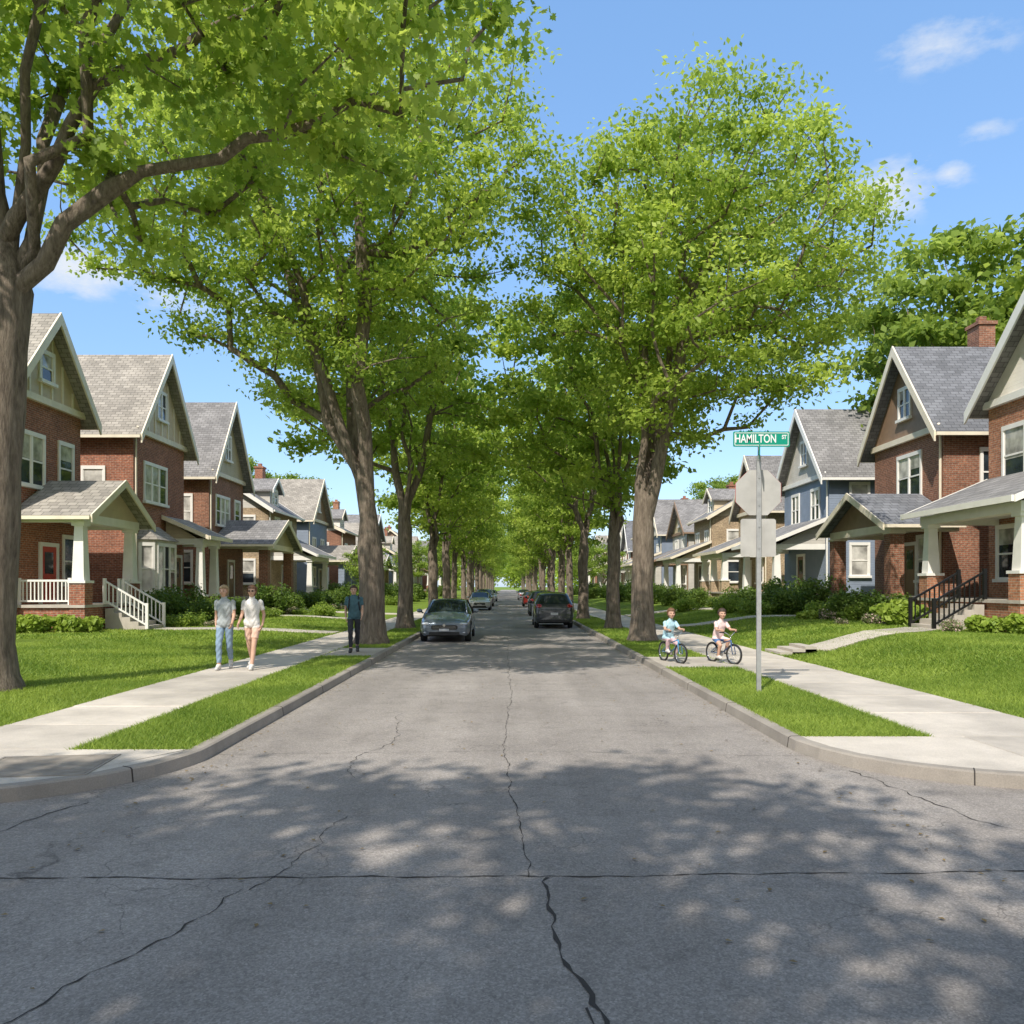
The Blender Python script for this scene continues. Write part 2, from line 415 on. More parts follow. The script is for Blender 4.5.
bmesh.ops.recalc_face_normals(bm,faces=bm.faces); me=bpy.data.meshes.new('road'); bm.to_mesh(me); bm.free(); me.materials.append(M['asphalt'])
for p in me.polygons:
    if p.normal.z<0: p.flip()
o=bpy.data.objects.new('road',me); COL.objects.link(o)
def curb_path(pts,name):
    mb=MB(); ln=len(pts); out=[]
    for i,p in enumerate(pts):
        a=Vector(pts[max(i-1,0)]); b=Vector(pts[min(i+1,ln-1)]); d=(b-a).normalized(); nrm=Vector((-d.y,d.x)); out.append(nrm)
    prof=[(0.0,-.02),(0.02,.115),(0.045,.13),(.16,.13),(.16,-.02)]
    vs=[];fs=[]
    for i,p in enumerate(pts):
        for (w,z) in prof: vs.append((p[0]+out[i].x*w,p[1]+out[i].y*w,z))
    k=len(prof)
    for i in range(ln-1):
        for j in range(k-1): fs.append((i*k+j,(i+1)*k+j,(i+1)*k+j+1,i*k+j+1))
    mb.add(vs,fs); o=mb.obj(name,M['curb'],recalc=False)
    jb=MB(); acc=0
    for i in range(1,ln-1):
        p=Vector(pts[i]); q=Vector(pts[i-1]); acc+=(p-q).length
        if acc>2.2:
            acc=0; d=(p-q).normalized(); nn=out[i]
            A=[(p.x+nn.x*w,p.y+nn.y*w,z) for w,z in [(-.003,-.02),(.017,.118),(.044,.133),(.162,.133),(.162,-.02)]]
            B=[(x+d.x*.012,y+d.y*.012,z) for x,y,z in A]; jb.ext(A,B)
    if jb.v: j=jb.obj('joints',M['crack'],o)
    return o
def line(a,b,step=2.5):
    a=Vector(a);b=Vector(b);n=max(1,int((b-a).length/step)); return [tuple(a+(b-a)*i/n) for i in range(n)]
rj=random.Random(9)
def jit(pts,a=.012): return [(x+rj.uniform(-a,a),y+rj.uniform(-a,a)) for x,y in pts]
pl_=line((-RW,300),(-RW,9.2))+ARC_L+line((-5.6,6.7),(-90,6.7))+[(-90,6.7)]
curb_path(jit(pl_)[::-1],'curb')
pr_=line((RW,300),(RW,9.6))+ARC_R+line((5.4,7.4),(90,7.4))+[(90,7.4)]
curb_path(jit(pr_),'curb')
curb_path(jit([(-90,YS)]+line((-89,YS),(-5.3,YS))+ARC_SL+line((-RW,YS-2.2),(-RW,-60)))[::-1],'curb')
curb_path(jit([(90,YS)]+line((89,YS),(5.3,YS))+ARC_SR+line((RW,YS-2.2),(RW,-60))),'curb')
def slabs(name,rects,zf=None,h=0.13,gap=.012,seed=1):
    rng=np.random.default_rng(seed); V=[];Fs=[];T=[]
    for quad in rects:
        q=[Vector((x,y,0)) for x,y in quad]; c=sum(q,Vector())/4
        t=rng.random(); o=len(V); top=[];bev=[];bot=[]
        dz=rng.normal()*.002
        for p in q:
            d=(c-p); d.normalize()
            pi=p+d*gap; pj=p+d*(gap+.02)
            z=(zf(p.x,p.y) if zf else 0)+h+dz
            top.append((pj.x,pj.y,z)); bev.append((pi.x,pi.y,z-.012)); bot.append((pi.x,pi.y,z-.14))
        V+=top+bev+bot
        Fs.append((o,o+1,o+2,o+3)); T.append(t)
        for k in range(4):
            a,b=k,(k+1)%4
            Fs.append((o+4+a,o+4+b,o+b,o+a)); T.append(t)
            Fs.append((o+8+a,o+8+b,o+4+b,o+4+a)); T.append(t)
    me=bpy.data.meshes.new(name); me.from_pydata(V,[],Fs)
    a=me.attributes.new('tint','FLOAT','FACE'); a.data.foreach_set('value',T); me.materials.append(M['conc'])
    o=bpy.data.objects.new(name,me); COL.objects.link(o); return o
def R(x0,x1,y0,y1): return [(x0,y0),(x1,y0),(x1,y1),(x0,y1)]
LSW=(-6.25,-4.6); RSW=(4.85,6.75)
rl=[];y=8.65
while y<220: rl.append(R(LSW[0],LSW[1],y,y+1.55)); y+=1.55
for i in range(30): rl.append(R(LSW[0]-1.6*(i+1),LSW[0]-1.6*i,6.9,8.65))
rl+= [R(LSW[1],-3.36,20.2,22.8)]
rl.append(R(LSW[0],-5.41,6.88,8.65))
slabs('sidewalk',rl,seed=2)
rr_=[];y=9.4
while y<220: rr_.append(R(RSW[0],RSW[1],y,y+1.75)); y+=1.75
for i in range(30): rr_.append(R(RSW[1]+1.6*i,RSW[1]+1.6*(i+1),7.6,9.4))
rr_+=[R(3.36,RSW[0],17.4,19.9)]
rr_.append(R(5.21,RSW[1],7.58,9.4))
slabs('sidewalk',rr_,seed=5)
def pad(name,pts,z=.128):
    bm=bmesh.new(); v=[bm.verts.new((x,y,z)) for x,y in pts]; f=bm.faces.new(v); 
    bmesh.ops.triangulate(bm,faces=[f]); me=bpy.data.meshes.new(name); bm.to_mesh(me); bm.free()
    for p in me.polygons:
        if p.normal.z<0: p.flip()
    a=me.attributes.new('tint','FLOAT','FACE'); a.data.foreach_set('value',[.7]*len(me.polygons)); me.materials.append(M['conc'])
    o=bpy.data.objects.new(name,me); COL.objects.link(o); return o
AL=arc(-5.4,8.9,2.05,-6,-90); AR=arc(5.2,9.4,1.85,180,270)
pad('corner_pavement',[(-3.36,8.648)]+AL+[(-5.4,8.648)])
pad('corner_pavement',[(5.2,9.398)]+AR)
# ribbed kerb-ramp panel on the near-left corner: frame + ribs
mb=MB(); c,s_=math.cos(.12),math.sin(.12)
def PT(a,b,z): return (-4.45+a*c-b*s_,7.85+a*s_+b*c,z)
mb.box(PT,-.56,.56,-.46,-.43,.129,.137); mb.box(PT,-.56,.56,.43,.46,.129,.137)
mb.box(PT,-.56,-.53,-.429,.429,.129,.137); mb.box(PT,.53,.56,-.429,.429,.129,.137)
for i in range(14):
    mb.box(PT,-.52,.52,-.415+i*.06,-.415+i*.06+.04,.129,.1355)
mb.obj('tactile_ramp',plain('cast_panel',(.30,.265,.225),.8,var=.2,scale=6))
def lawn(sg,x0,y0):
    xs=[x0+ (60-x0)*((i/44)**1.6) for i in range(45)]; ys=[y0+(320-y0)*((j/140)**1.5) for j in range(141)]
    V=[(sg*x,y,lawnz(sg*x,y)) for y in ys for x in xs]; nx=len(xs)
    Fs=[]
    for j in range(len(ys)-1):
        for i in range(nx-1):
            q=(j*nx+i,j*nx+i+1,(j+1)*nx+i+1,(j+1)*nx+i); Fs.append(q if sg>0 else q[::-1])
    me=bpy.data.meshes.new('lawn'); me.from_pydata(V,[],Fs); me.materials.append(M['lawn']); me.polygons.foreach_set('use_smooth',[True]*len(Fs))
    o=bpy.data.objects.new('lawn',me); COL.objects.link(o)
lawn(-1,6.25,8.66); lawn(1,6.75,9.41)
mb=MB()
mb.add([(-4.6,8.66,.11),(-3.36,8.66,.11),(-3.36,320,.11),(-4.6,320,.11)],[(0,1,2,3)])
mb.add([(3.36,9.41,.11),(4.85,9.41,.11),(4.85,320,.11),(3.36,320,.11)],[(0,1,2,3)])
mb.add([(-90,-60,.11),(-3.36,-60,.11),(-3.36,YS-2,.11),(-5.2,YS-.17,.11),(-90,YS-.17,.11)],[(0,1,2,3,4)])
mb.add([(90,-60,.11),(90,YS-.17,.11),(5.2,YS-.17,.11),(3.36,YS-2,.11),(3.36,-60,.11)],[(0,1,2,3,4)])
o=mb.obj('grass_verge',M['lawn'],recalc=False)
def blades(name,rects,seed):
    rng=np.random.default_rng(seed); PP=[];H=[];W=[]
    for (x0,x1,y0,y1,den,h,w) in rects:
        n=int(abs(x1-x0)*(y1-y0)*den); x=rng.uniform(min(x0,x1),max(x0,x1),n); y=rng.uniform(y0,y1,n)
        ok=np.ones(n,bool)
        ok&=~((x<0)&(x>-4.6)&(y>20.2)&(y<22.8)); ok&=~((x>0)&(x<4.85)&(y>17.4)&(y<19.9))
        x=x[ok];y=y[ok]
        z=np.array([lawnz(a,b) if (a<-6.2 or a>6.75) else .11 for a,b in zip(x,y)])
        PP.append(np.stack([x,y,z],1)); H.append(h*(.5+rng.random(len(x)))); W.append(np.full(len(x),w))
    P=np.concatenate(PP);H=np.concatenate(H);W=np.concatenate(W);n=len(P)
    a=rng.random(n)*6.283; d=np.stack([np.cos(a),np.sin(a),0*a],1)*W[:,None]*.5
    lean=rng.normal(size=(n,3))*H[:,None]*.75; lean[:,2]=H
    V=np.stack([P-d,P+d,P+lean],1).reshape(-1,3)
    patch=.5+.25*np.sin(P[:,0]*1.7+np.sin(P[:,1]*1.1)*2)*np.sin(P[:,1]*.9+P[:,0]*.4)
    me=npmesh(name,V,3,np.clip(patch+rng.normal(size=n)*.2,0,1),M['blade'])
    o=bpy.data.objects.new(name,me); COL.objects.link(o)
blades('grass',[(-4.62,-3.34,8.62,14,4200,.045,.012),(-4.62,-3.34,14,24,1800,.045,.02),(-4.6,-3.36,24,45,500,.05,.04),
 (3.34,4.87,9.37,14,4200,.045,.012),(3.34,4.87,14,24,1800,.045,.02),(3.36,4.85,24,45,500,.05,.04),
 (-11,-6.22,9.0,15,2400,.05,.014),(-13,-6.22,15,24,900,.055,.026),(-16.5,-6.22,24,42,260,.06,.05),
 (6.72,11,9.4,15,2400,.05,.014),(6.72,14,15,24,900,.055,.026),(6.72,16.5,24,42,260,.06,.05)],11)
def crack(mb,pts,w,seed,jitter=.035):
    rng=random.Random(seed); P=[]
    for i in range(len(pts)-1):
        a=Vector(pts[i]);b=Vector(pts[i+1]);n=max(2,int((b-a).length/.07))
        for k in range(n):
            P.append(a+(b-a)*k/n)
    P.append(Vector(pts[-1])); off=0;VL=[];VR=[]
    for i,p in enumerate(P):
        d=(P[min(i+1,len(P)-1)]-P[max(i-1,0)]).normalized(); nn=Vector((-d.y,d.x))
        off=off*.85+rng.uniform(-jitter,jitter); ww=w*rng.uniform(.15,1.3)
        q=p+nn*off; VL.append((q.x+nn.x*ww/2,q.y+nn.y*ww/2,.004)); VR.append((q.x-nn.x*ww/2,q.y-nn.y*ww/2,.004))
    n=len(P); mb.add(VL+VR,[(i,n+i,n+i+1,i+1) for i in range(n-1)])
mb=MB()
crack(mb,[(-9,5.35),(-2,5.18),(0.2,5.22),(3,5.3),(9,5.25)],.015,1,.012)
crack(mb,[(.22,5.2),(.2,4.6),(.31,4.0),(.36,3.4),(.3,2.6)],.024,2)
crack(mb,[(.12,5.2),(.13,6.2),(.05,7.6),(-.05,9.5),(.05,13),(0,20),(.03,40)],.009,3,.02)
crack(mb,[(-1.6,5.0),(-1.75,4.4),(-2.1,3.8),(-2.25,3.2)],.012,4)
crack(mb,[(-1.6,5.0),(-1.5,5.2),(-1.3,6.6)],.008,14)
crack(mb,[(3.4,8.2),(3.7,6.6),(4.2,5.4),(4.4,4)],.013,5)
crack(mb,[(-3.6,7.0),(-3.9,6.0),(-4.5,5.0)],.013,6)
crack(mb,[(-1.55,12),(-1.35,10),(-1.6,8.6),(-1.5,7.9)],.008,7)
crack(mb,[(.36,3.6),(.55,3.2),(.6,2.8)],.011,8)
for p in [(9,-3.2,3.1),(14.3,-3.2,3.0),(19,-3.1,3.1)]:
    crack(mb,[(p[1],p[0]),(0,p[0]+.2),(p[2],p[0]-.1)],.006,int(p[0]),.02)
mb.obj('road_crack',M['crack'],recalc=False)
# ------------------------------------------------------------------ houses
def house(name,side,X,y0,y1,zb,ze,zp,depth,wall,gable,roof,trim='white',porch=None,fw=None,sw=None,chim=None,door='browndoor',bay=None,timber=False,nearlod=True,seed=0,sidegable=False):
    ym=(y0+y1)/2; E=empty(name,(side*X,ym,zb)); u0=y0-ym; u1=y1-ym; W=u1-u0
    W3=lambda v,u,z:(side*v,u,z)
    PF=lambda a,o,z:W3(-o,a,z)
    PS=lambda a,o,z:W3(a,u0-o,z)
    ze-=zb; zp-=zb
    w=MB(); w.box(W3,0,depth,u0,u1,-.4,ze)
    f=MB(); f.box(W3,-.04,depth+.04,u0-.04,u1+.04,-.4,.35); f.obj('foundation',M['stone'],E)
    oe=.45; ov=.55; t=.16
    r=MB(); tr=MB(); g=MB(); tw=MB(); gl=MB(); bl=MB()
    rs=random.Random(seed*7+int(y0))
    def window(P,a,z0,wd,h,n=1):
        o=.07; b=.1
        tw.box(P,a-wd/2-b,a+wd/2+b,-.02,o,z0+h,z0+h+.16)
        tw.box(P,a-wd/2-b-.05,a+wd/2+b+.05,-.02,o+.08,z0-.12,z0)
        tw.box(P,a-wd/2-b,a-wd/2,-.02,o-.003,z0,z0+h); tw.box(P,a+wd/2,a+wd/2+b,-.02,o-.003,z0,z0+h)
        gl.box(P,a-wd/2,a+wd/2,-.02,.015,z0,z0+h)
        for k in range(n):
            c0=a-wd/2+wd*k/n; c1=c0+wd/n
            if k: tw.box(P,c0-.05,c0+.05,.012,o-.01,z0,z0+h)
            s0,s1=c0+(.05 if k else 0),c1-(.05 if k<n-1 else 0)
            tw.box(P,s0,s1,.012,.045,z0+h*.5-.03,z0+h*.5+.03)
            tw.box(P,s0,s0+.04,.012,.035,z0,z0+h*.5-.03); tw.box(P,s1-.04,s1,.012,.035,z0,z0+h*.5-.03)
            tw.box(P,s0+.04,s1-.04,.012,.035,z0,z0+.05)
            tw.box(P,s0,s0+.04,.012,.042,z0+h*.5+.03,z0+h); tw.box(P,s1-.04,s1,.012,.042,z0+h*.5+.03,z0+h)
            fr=rs.choice([0,.35,.5,.6,1.0])
            if fr: bl.box(P,s0+.04,s1-.04,.012,.02,z0+h*(1-fr)+.05,z0+h)
    if not sidegable:
        slope=(zp-ze)/(W/2)
        w.ext([W3(depth-.01,u0,ze),W3(depth-.01,u1,ze),W3(depth-.01,0,zp-.12)],[W3(depth-.2,u0,ze),W3(depth-.2,u1,ze),W3(depth-.2,0,zp-.12)])
        g.ext([W3(-.05,u0,ze+.02),W3(-.05,u1,ze+.02),W3(-.05,0,zp-.1)],[W3(.25,u0,ze+.02),W3(.25,u1,ze+.02),W3(.25,0,zp-.1)])
        for sg in (-1,1):
            ue=sg*(W/2+oe); zee=ze-oe*slope
            poly=lambda v:[W3(v,ue,zee),W3(v,0,zp),W3(v,0,zp+t),W3(v,ue,zee+t)]
            r.ext(poly(-ov),poly(depth+ov))
            pf=lambda v:[W3(v,ue+sg*.02,zee-.22),W3(v,0.0,zp-.27),W3(v,0.0,zp+t+.03),W3(v,ue+sg*.02,zee+t+.03)]
            tr.ext(pf(-ov-.07),pf(-ov-.002))
            tr.box(W3,-ov,depth+ov,ue+sg*.003,ue+sg*.12,zee+.0,zee+.13)
        tr.box(PF,u0-.1,u1+.1,-.03,.16,ze-.22,ze+.02)
        if timber:
            for k in range(1,int(W/.7)):
                a=u0+W*k/int(W/.7); zt=ze+(zp-ze)*(1-abs(a)/(W/2))-.25
                if zt>ze+.2: tr.box(PF,a-.05,a+.05,.05,.09,ze+.02,zt)
        window(lambda a,o,z:PF(a,o+.05,z),0,ze+(zp-ze)*.22,min(.9,W*.16),(zp-ze)*.32,2 if W>5 else 1)
    else:
        vm=depth/2; slope=(zp-ze)/vm
        for uu in (u0,u1-.25):
            g.ext([W3(0,uu,ze),W3(depth,uu,ze),W3(vm,uu,zp-.1)],[W3(0,uu+.25,ze),W3(depth,uu+.25,ze),W3(vm,uu+.25,zp-.1)])
        for sg in (-1,1):
            ve=vm+sg*(vm+oe); zee=ze-oe*slope
            poly=lambda u:[W3(ve,u,zee),W3(vm,u,zp),W3(vm,u,zp+t),W3(ve,u,zee+t)]
            r.ext(poly(u0-.4),poly(u1+.4))
            pf=lambda u:[W3(ve,u,zee-.12),W3(vm,u,zp-.16),W3(vm,u,zp+t+.03),W3(ve,u,zee+t+.03)]
            tr.ext(pf(u0-.47),pf(u0-.402)); tr.ext(pf(u1+.402),pf(u1+.47))
            tr.box(W3,ve+sg*.003,ve+sg*.12,u0-.4,u1+.4,zee,zee+.13)
        zd=ze+.7*slope; hw=1.15
        dm=lambda v:[W3(v,-hw,zd-.2),W3(v,hw,zd-.2),W3(v,hw,zd+1.2),W3(v,0,zd+2.0),W3(v,-hw,zd+1.2)]
        g.ext(dm(.7),dm(vm*.95))
        for sg in (-1,1):
            poly=lambda v:[W3(v,sg*(hw+.3),zd+1.01),W3(v,0,zd+2.02),W3(v,0,zd+2.14),W3(v,sg*(hw+.3),zd+1.13)]
            r.ext(poly(.4),poly(vm*.97))
            poly2=lambda v:[W3(v,sg*(hw+.32),zd+.9),W3(v,0,zd+1.94),W3(v,0,zd+2.16),W3(v,sg*(hw+.32),zd+1.15)]
            tr.ext(poly2(.33),poly2(.398))
        window(lambda a,o,z:PF(a,o-.7,z),0,zd+.15,1.3,1.0,2)
    w.obj('walls',M[wall],E); g.obj('gable',M[gable],E); r.obj('roof',M[roof],E)
    tr.tube([W3(-.07,u0+.12,.1),W3(-.07,u0+.12,ze-.3),W3(-.3,u0-.2,ze-.05)],.05,6)
    for q in (fw or []): window(PF,*q)
    for q in (sw or []): window(PS,*q)
    if chim:
        c=MB(); v,u,zt=chim; c.box(W3,v-.35,v+.35,u-.45,u+.45,ze-.5,zt-zb); c.box(W3,v-.42,v+.42,u-.52,u+.52,zt-zb,zt-zb+.15)
        c.box(W3,v-.15,v+.15,u-.15,u+.15,zt-zb+.15,zt-zb+.45); c.obj('chimney',M[wall if wall.startswith('brick') else 'brick_a'],E)
    fl=.95
    if porch:
        pv,pu0,pu1,pez,ppz,style,colst,railc,su=porch; pez-=zb;ppz-=zb
        pu0-=ym;pu1-=ym;su-=ym
        b=MB(); b.box(W3,-pv,-.05,pu0,pu1,-.4,fl-.1); b.obj('porch_base',M[wall],E)
        s=MB(); s.box(W3,-pv-.08,-.05,pu0-.08,pu1+.08,fl-.1,fl)
        nst=5
        for k in range(nst): s.box(W3,-pv-.08-.3*(k+1),-pv-.08-.3*k-.002,su-.75,su+.75,-.4,fl-fl/(nst+1)*(k+1))
        s.obj('porch_floor_and_steps',M['conc2'],E)
        cols=[pu0+.25,pu1-.25]+([(pu0+pu1)/2] if pu1-pu0>6 else [])
        pm=MB(); cm=MB()
        for cu in cols:
            pc=-pv+.22
            if colst=='brick':
                pm.box(W3,pc-.26,pc+.26,cu-.26,cu+.26,fl,pez-.38); cm.box(W3,pc-.3,pc+.3,cu-.3,cu+.3,pez-.38,pez-.3)
            else:
                ph=fl+.75 if colst=='pier' else fl+.12
                pm.box(W3,pc-.27,pc+.27,cu-.27,cu+.27,-.4,ph)
                cm.box(W3,pc-.31,pc+.31,cu-.31,cu+.31,ph,ph+.09)
                q=lambda h,z:[W3(pc-h,cu-h,z),W3(pc+h,cu-h,z),W3(pc+h,cu+h,z),W3(pc-h,cu+h,z)]
                cm.ext(q(.21,ph+.09),q(.15,pez-.42)); cm.box(W3,pc-.22,pc+.22,cu-.22,cu+.22,pez-.42,pez-.3)
        if pm.v: pm.obj('porch_piers',M[wall],E)
        cm.box(W3,-pv-.02,-pv+.42,pu0-.02,pu1+.02,pez-.3,pez)
        cm.box(W3,-pv+.421,-.05,pu0,pu0+.3,pez-.298,pez-.002); cm.box(W3,-pv+.421,-.05,pu1-.3,pu1,pez-.298,pez-.002)
        cm.box(W3,-pv+.43,-.05,pu0+.301,pu1-.301,pez-.1,pez-.01)
        ctrim='white' if colst!='brick' else trim
        cm.obj('porch_columns_and_beam',M[ctrim],E)
        pr=MB(); pt=MB(); pw=(pu1-pu0)/2; pm_=(pu0+pu1)/2
        if style=='gable':
            sl=(ppz-pez)/pw; o2=.4
            for sg in (-1,1):
                ue=pm_+sg*(pw+o2); zz=pez-o2*sl
                A=lambda v:[W3(v,ue,zz+.02),W3(v,pm_,ppz+.02),W3(v,pm_,ppz+.14),W3(v,ue,zz+.14)]
                pr.ext(A(-pv-.45),A(-.04))
                B=lambda v:[W3(v,ue+sg*.015,zz-.1),W3(v,pm_,ppz-.1),W3(v,pm_,ppz+.17),W3(v,ue+sg*.015,zz+.17)]
                pt.ext(B(-pv-.51),B(-pv-.452))
                pt.box(W3,-pv-.45,-.06,ue+sg*.003,ue+sg*.1,zz,zz+.12)
            pg=MB(); pg.ext([W3(-pv+.0,pu0,pez),W3(-pv+.0,pu1,pez),W3(-pv+.0,pm_,ppz)],[W3(-pv+.1,pu0,pez),W3(-pv+.1,pu1,pez),W3(-pv+.1,pm_,ppz)])
            pg.obj('porch_gable',M[gable],E)
        else:
            e0=-pv-.45; 
            A=lambda u:[W3(e0,u,pez-.02),W3(-.04,u,ppz),W3(-.04,u,ppz+.12),W3(e0,u,pez+.1)]
            pr.ext(A(pu0-.4),A(pu1+.4))
            pt.box(W3,e0-.08,e0-.002,pu0-.4,pu1+.4,pez-.06,pez+.12)
            C=lambda u:[W3(e0,u,pez-.08),W3(-.04,u,ppz-.08),W3(-.04,u,ppz+.14),W3(e0,u,pez+.12)]
            pt.ext(C(pu0-.46),C(pu0-.402)); pt.ext(C(pu1+.402),C(pu1+.46))
            pg=MB(); 
            for uu in (pu0+.02,pu1-.14): pg.ext([W3(-pv+.3,uu,pez),W3(-.05,uu,pez),W3(-.05,uu,ppz-.02)],[W3(-pv+.3,uu+.12,pez),W3(-.05,uu+.12,pez),W3(-.05,uu+.12,ppz-.02)])
            pg.obj('porch_gable',M[gable],E)
        pr.obj('porch_roof',M[roof],E); pt.obj('porch_trim',M[trim],E)
        rl=MB()
        def rail(P,a0,a1,z0,z1,h=.85,st=.13):
            n=max(2,int(abs(a1-a0)/st))
            q=lambda a,z,d:[P(a,-.03,z),P(a,.03,z),P(a,.03,z+d),P(a,-.03,z+d)]
            rl.ext(q(a0,z0+h-.05,.07),q(a1,z1+h-.05,.07)); rl.ext(q(a0,z0+.1,.06),q(a1,z1+.1,.06))
            for k in range(n+1):
                f=k/n; a=a0+(a1-a0)*f; z=z0+(z1-z0)*f
                bw=.018
                rl.box(P,a-bw,a+bw,-bw,bw,z+.1,z+h-.05)
            for a,z in ((a0,z0),(a1,z1)): rl.box(P,a-.05,a+.05,-.045,.045,z,z+h+.08)
        if railc and nearlod:
            rail(lambda a,o,z:W3(a,pu0+.15+o,z),-pv+.55,-.1,fl,fl)
            if railc=='white':
                rail(lambda a,o,z:W3(-pv+.15+o,a,z),su+.8,pu1-.5,fl,fl)
            for uu in (su-.72,su+.72): rail(lambda a,o,z:W3(a,uu+o,z),-pv-.08-.3*nst,-pv-.05,.05,fl,.85,.15)
            rl.obj('porch_railing',M['white' if railc=='white' else 'iron'],E)
    du=(porch[8]-ym) if porch else 0
    d=MB(); d.box(PF,du-.48,du+.48,-.02,.04,fl,fl+2.1); 
    d.obj('door',M[door],E)
    tw.box(PF,du-.62,du-.48,-.02,.08,fl,fl+2.1); tw.box(PF,du+.48,du+.62,-.02,.08,fl,fl+2.1); tw.box(PF,du-.62,du+.62,-.02,.085,fl+2.1,fl+2.25)
    gl.box(PF,du-.28,du+.28,.035,.05,fl+1.1,fl+1.9)
    if bay:
        bu,bw,bz0,bz1,bo=bay; bu-=ym; b=MB()
        P=lambda u,o,z:W3(-o,u,z)
        q=lambda z:[P(bu-bw/2,-.02,z),P(bu-bw/2+.35,bo,z),P(bu+bw/2-.35,bo,z),P(bu+bw/2,-.02,z)]
        b.ext(q(-.3),q(bz1-zb)); b.obj('bay_window',M['whites'],E)
        b=MB(); q2=lambda z,e:[P(bu-bw/2-e,-.02,z),P(bu-bw/2+.35-e*.5,bo+e,z),P(bu+bw/2-.35+e*.5,bo+e,z),P(bu+bw/2+e,-.02,z)]
        b.ext(q2(bz1-zb,.15),[P(bu-bw/2+.5,-.02,bz1-zb+.7),P(bu-bw/2+.6,.05,bz1-zb+.7),P(bu+bw/2-.6,.05,bz1-zb+.7),P(bu+bw/2-.5,-.02,bz1-zb+.7)]); b.obj('bay_roof',M[roof],E)
        window(lambda a,o,z:PF(a,o+bo,z),bu,bz0-zb,bw-1.0,bz1-bz0-.3,3)
        ux=bu-bw/2; dv=Vector((-bo,.35)).normalized(); nv=Vector((-.35,-bo)).normalized()
        window(lambda a,o,z:W3(-bo/2+dv.x*a+nv.x*o,ux+.175+dv.y*a+nv.y*o,z),0,bz0-zb,min(.6,math.hypot(bo,.35)*.6),bz1-bz0-.3,1)
    tw.obj('window_frames',M['white'],E)
    gl.obj('windows',M['glass'],E)
    if bl.v: bl.obj('window_blinds',M['blind'],E)
    tr.obj('roof_trim',M[trim],E)
    return E
XL=17.0
ZL=.25; ZR=.5
house('brick_house',-1,XL,27.6,32.6,ZL,8.7,11.7,11,'brick_a','tan','sh_a','cream',
      porch=(2.4,28.2,32.4,4.35,5.6,'gable','pier','white',30.3),fw=[(-.9,5.2,1.5,1.75,2),(1.4,5.2,.9,1.75,1),(1.7,1.7,.9,1.7,1)],sw=[(2.2,4.9,1,1.7,1),(6,4.9,1,1.7,1)],door='reddoor',timber=True)
house('brick_house',-1,XL,37.2,43.0,ZL,9.1,13.0,11,'brick_a','tan','sh_a','cream',
      porch=(1.9,40.6,43,4.2,5.2,'shed','white',None,42.0),bay=(39.0,2.9,1.6,4.0,.75),fw=[(-.6,5.6,2.4,1.7,3)],sw=[(1.8,5.3,.9,1.6,1),(4.5,1.7,1,1.6,1)],timber=True)
house('brick_house',-1,XL,46.6,52.6,ZL,8.5,12.8,11,'brick_b','olive','sh_b','cream',
      porch=(3.2,47,52.6,4.3,5.7,'gable','brick',None,50.2),fw=[(-.8,5.2,2.2,1.6,3),(1.8,5.2,.9,1.6,1)],sw=[(1.6,5.0,1.2,1.7,1),(1.6,1.8,1.2,1.7,1)])
house('brick_house',-1,XL,58.2,66,ZL,7.4,11.0,11,'brick_c','greys','sh_b','white',
      porch=(3.0,58.6,64,4.0,5.6,'shed','white',None,62),fw=[(-1.8,4.9,1.2,1.6,2),(1.5,4.9,1.2,1.6,2)],sw=[(1.6,4.9,1.2,1.6,1),(1.6,1.8,1.2,1.6,1)],sidegable=True)
house('brick_house',1,XL,22.8,29.0,ZR,8.3,11.2,11,'brick_d','whites','sh_b','white',
      porch=(2.6,23.0,28.6,4.25,5.5,'shed','pier','iron',25.4),fw=[(-1.2,5.0,1.3,1.7,2),(1.6,4.9,1.1,1.75,1),(1.9,1.6,1.2,1.7,1)],sw=[(2,5,1,1.6,1)])
house('brick_house',1,XL,32.0,38.0,ZR,8.2,11.9,11,'brick_b','brown','sh_c','cream',
      porch=(2.6,30.8,36.6,4.2,5.5,'gable','brick',None,34.6),fw=[(-.3,5.1,1.9,1.7,2),(-1.7,1.6,1.3,1.7,2)],sw=[(2.0,5.0,1.0,1.6,1)],chim=(3.6,.7,13.1))
house('siding_house',1,XL,43.4,50.4,ZR,7.9,11.8,11,'blue','greys','sh_b','white',
      porch=(2.8,43.8,49.8,4.1,5.4,'shed','white',None,47.5),fw=[(-1.6,5.0,1.1,1.6,2),(1.5,5.0,1.1,1.6,2)],sw=[(1.6,5.1,.9,1.6,1),(1.6,1.9,.9,1.6,1)])
rh=random.Random(5)
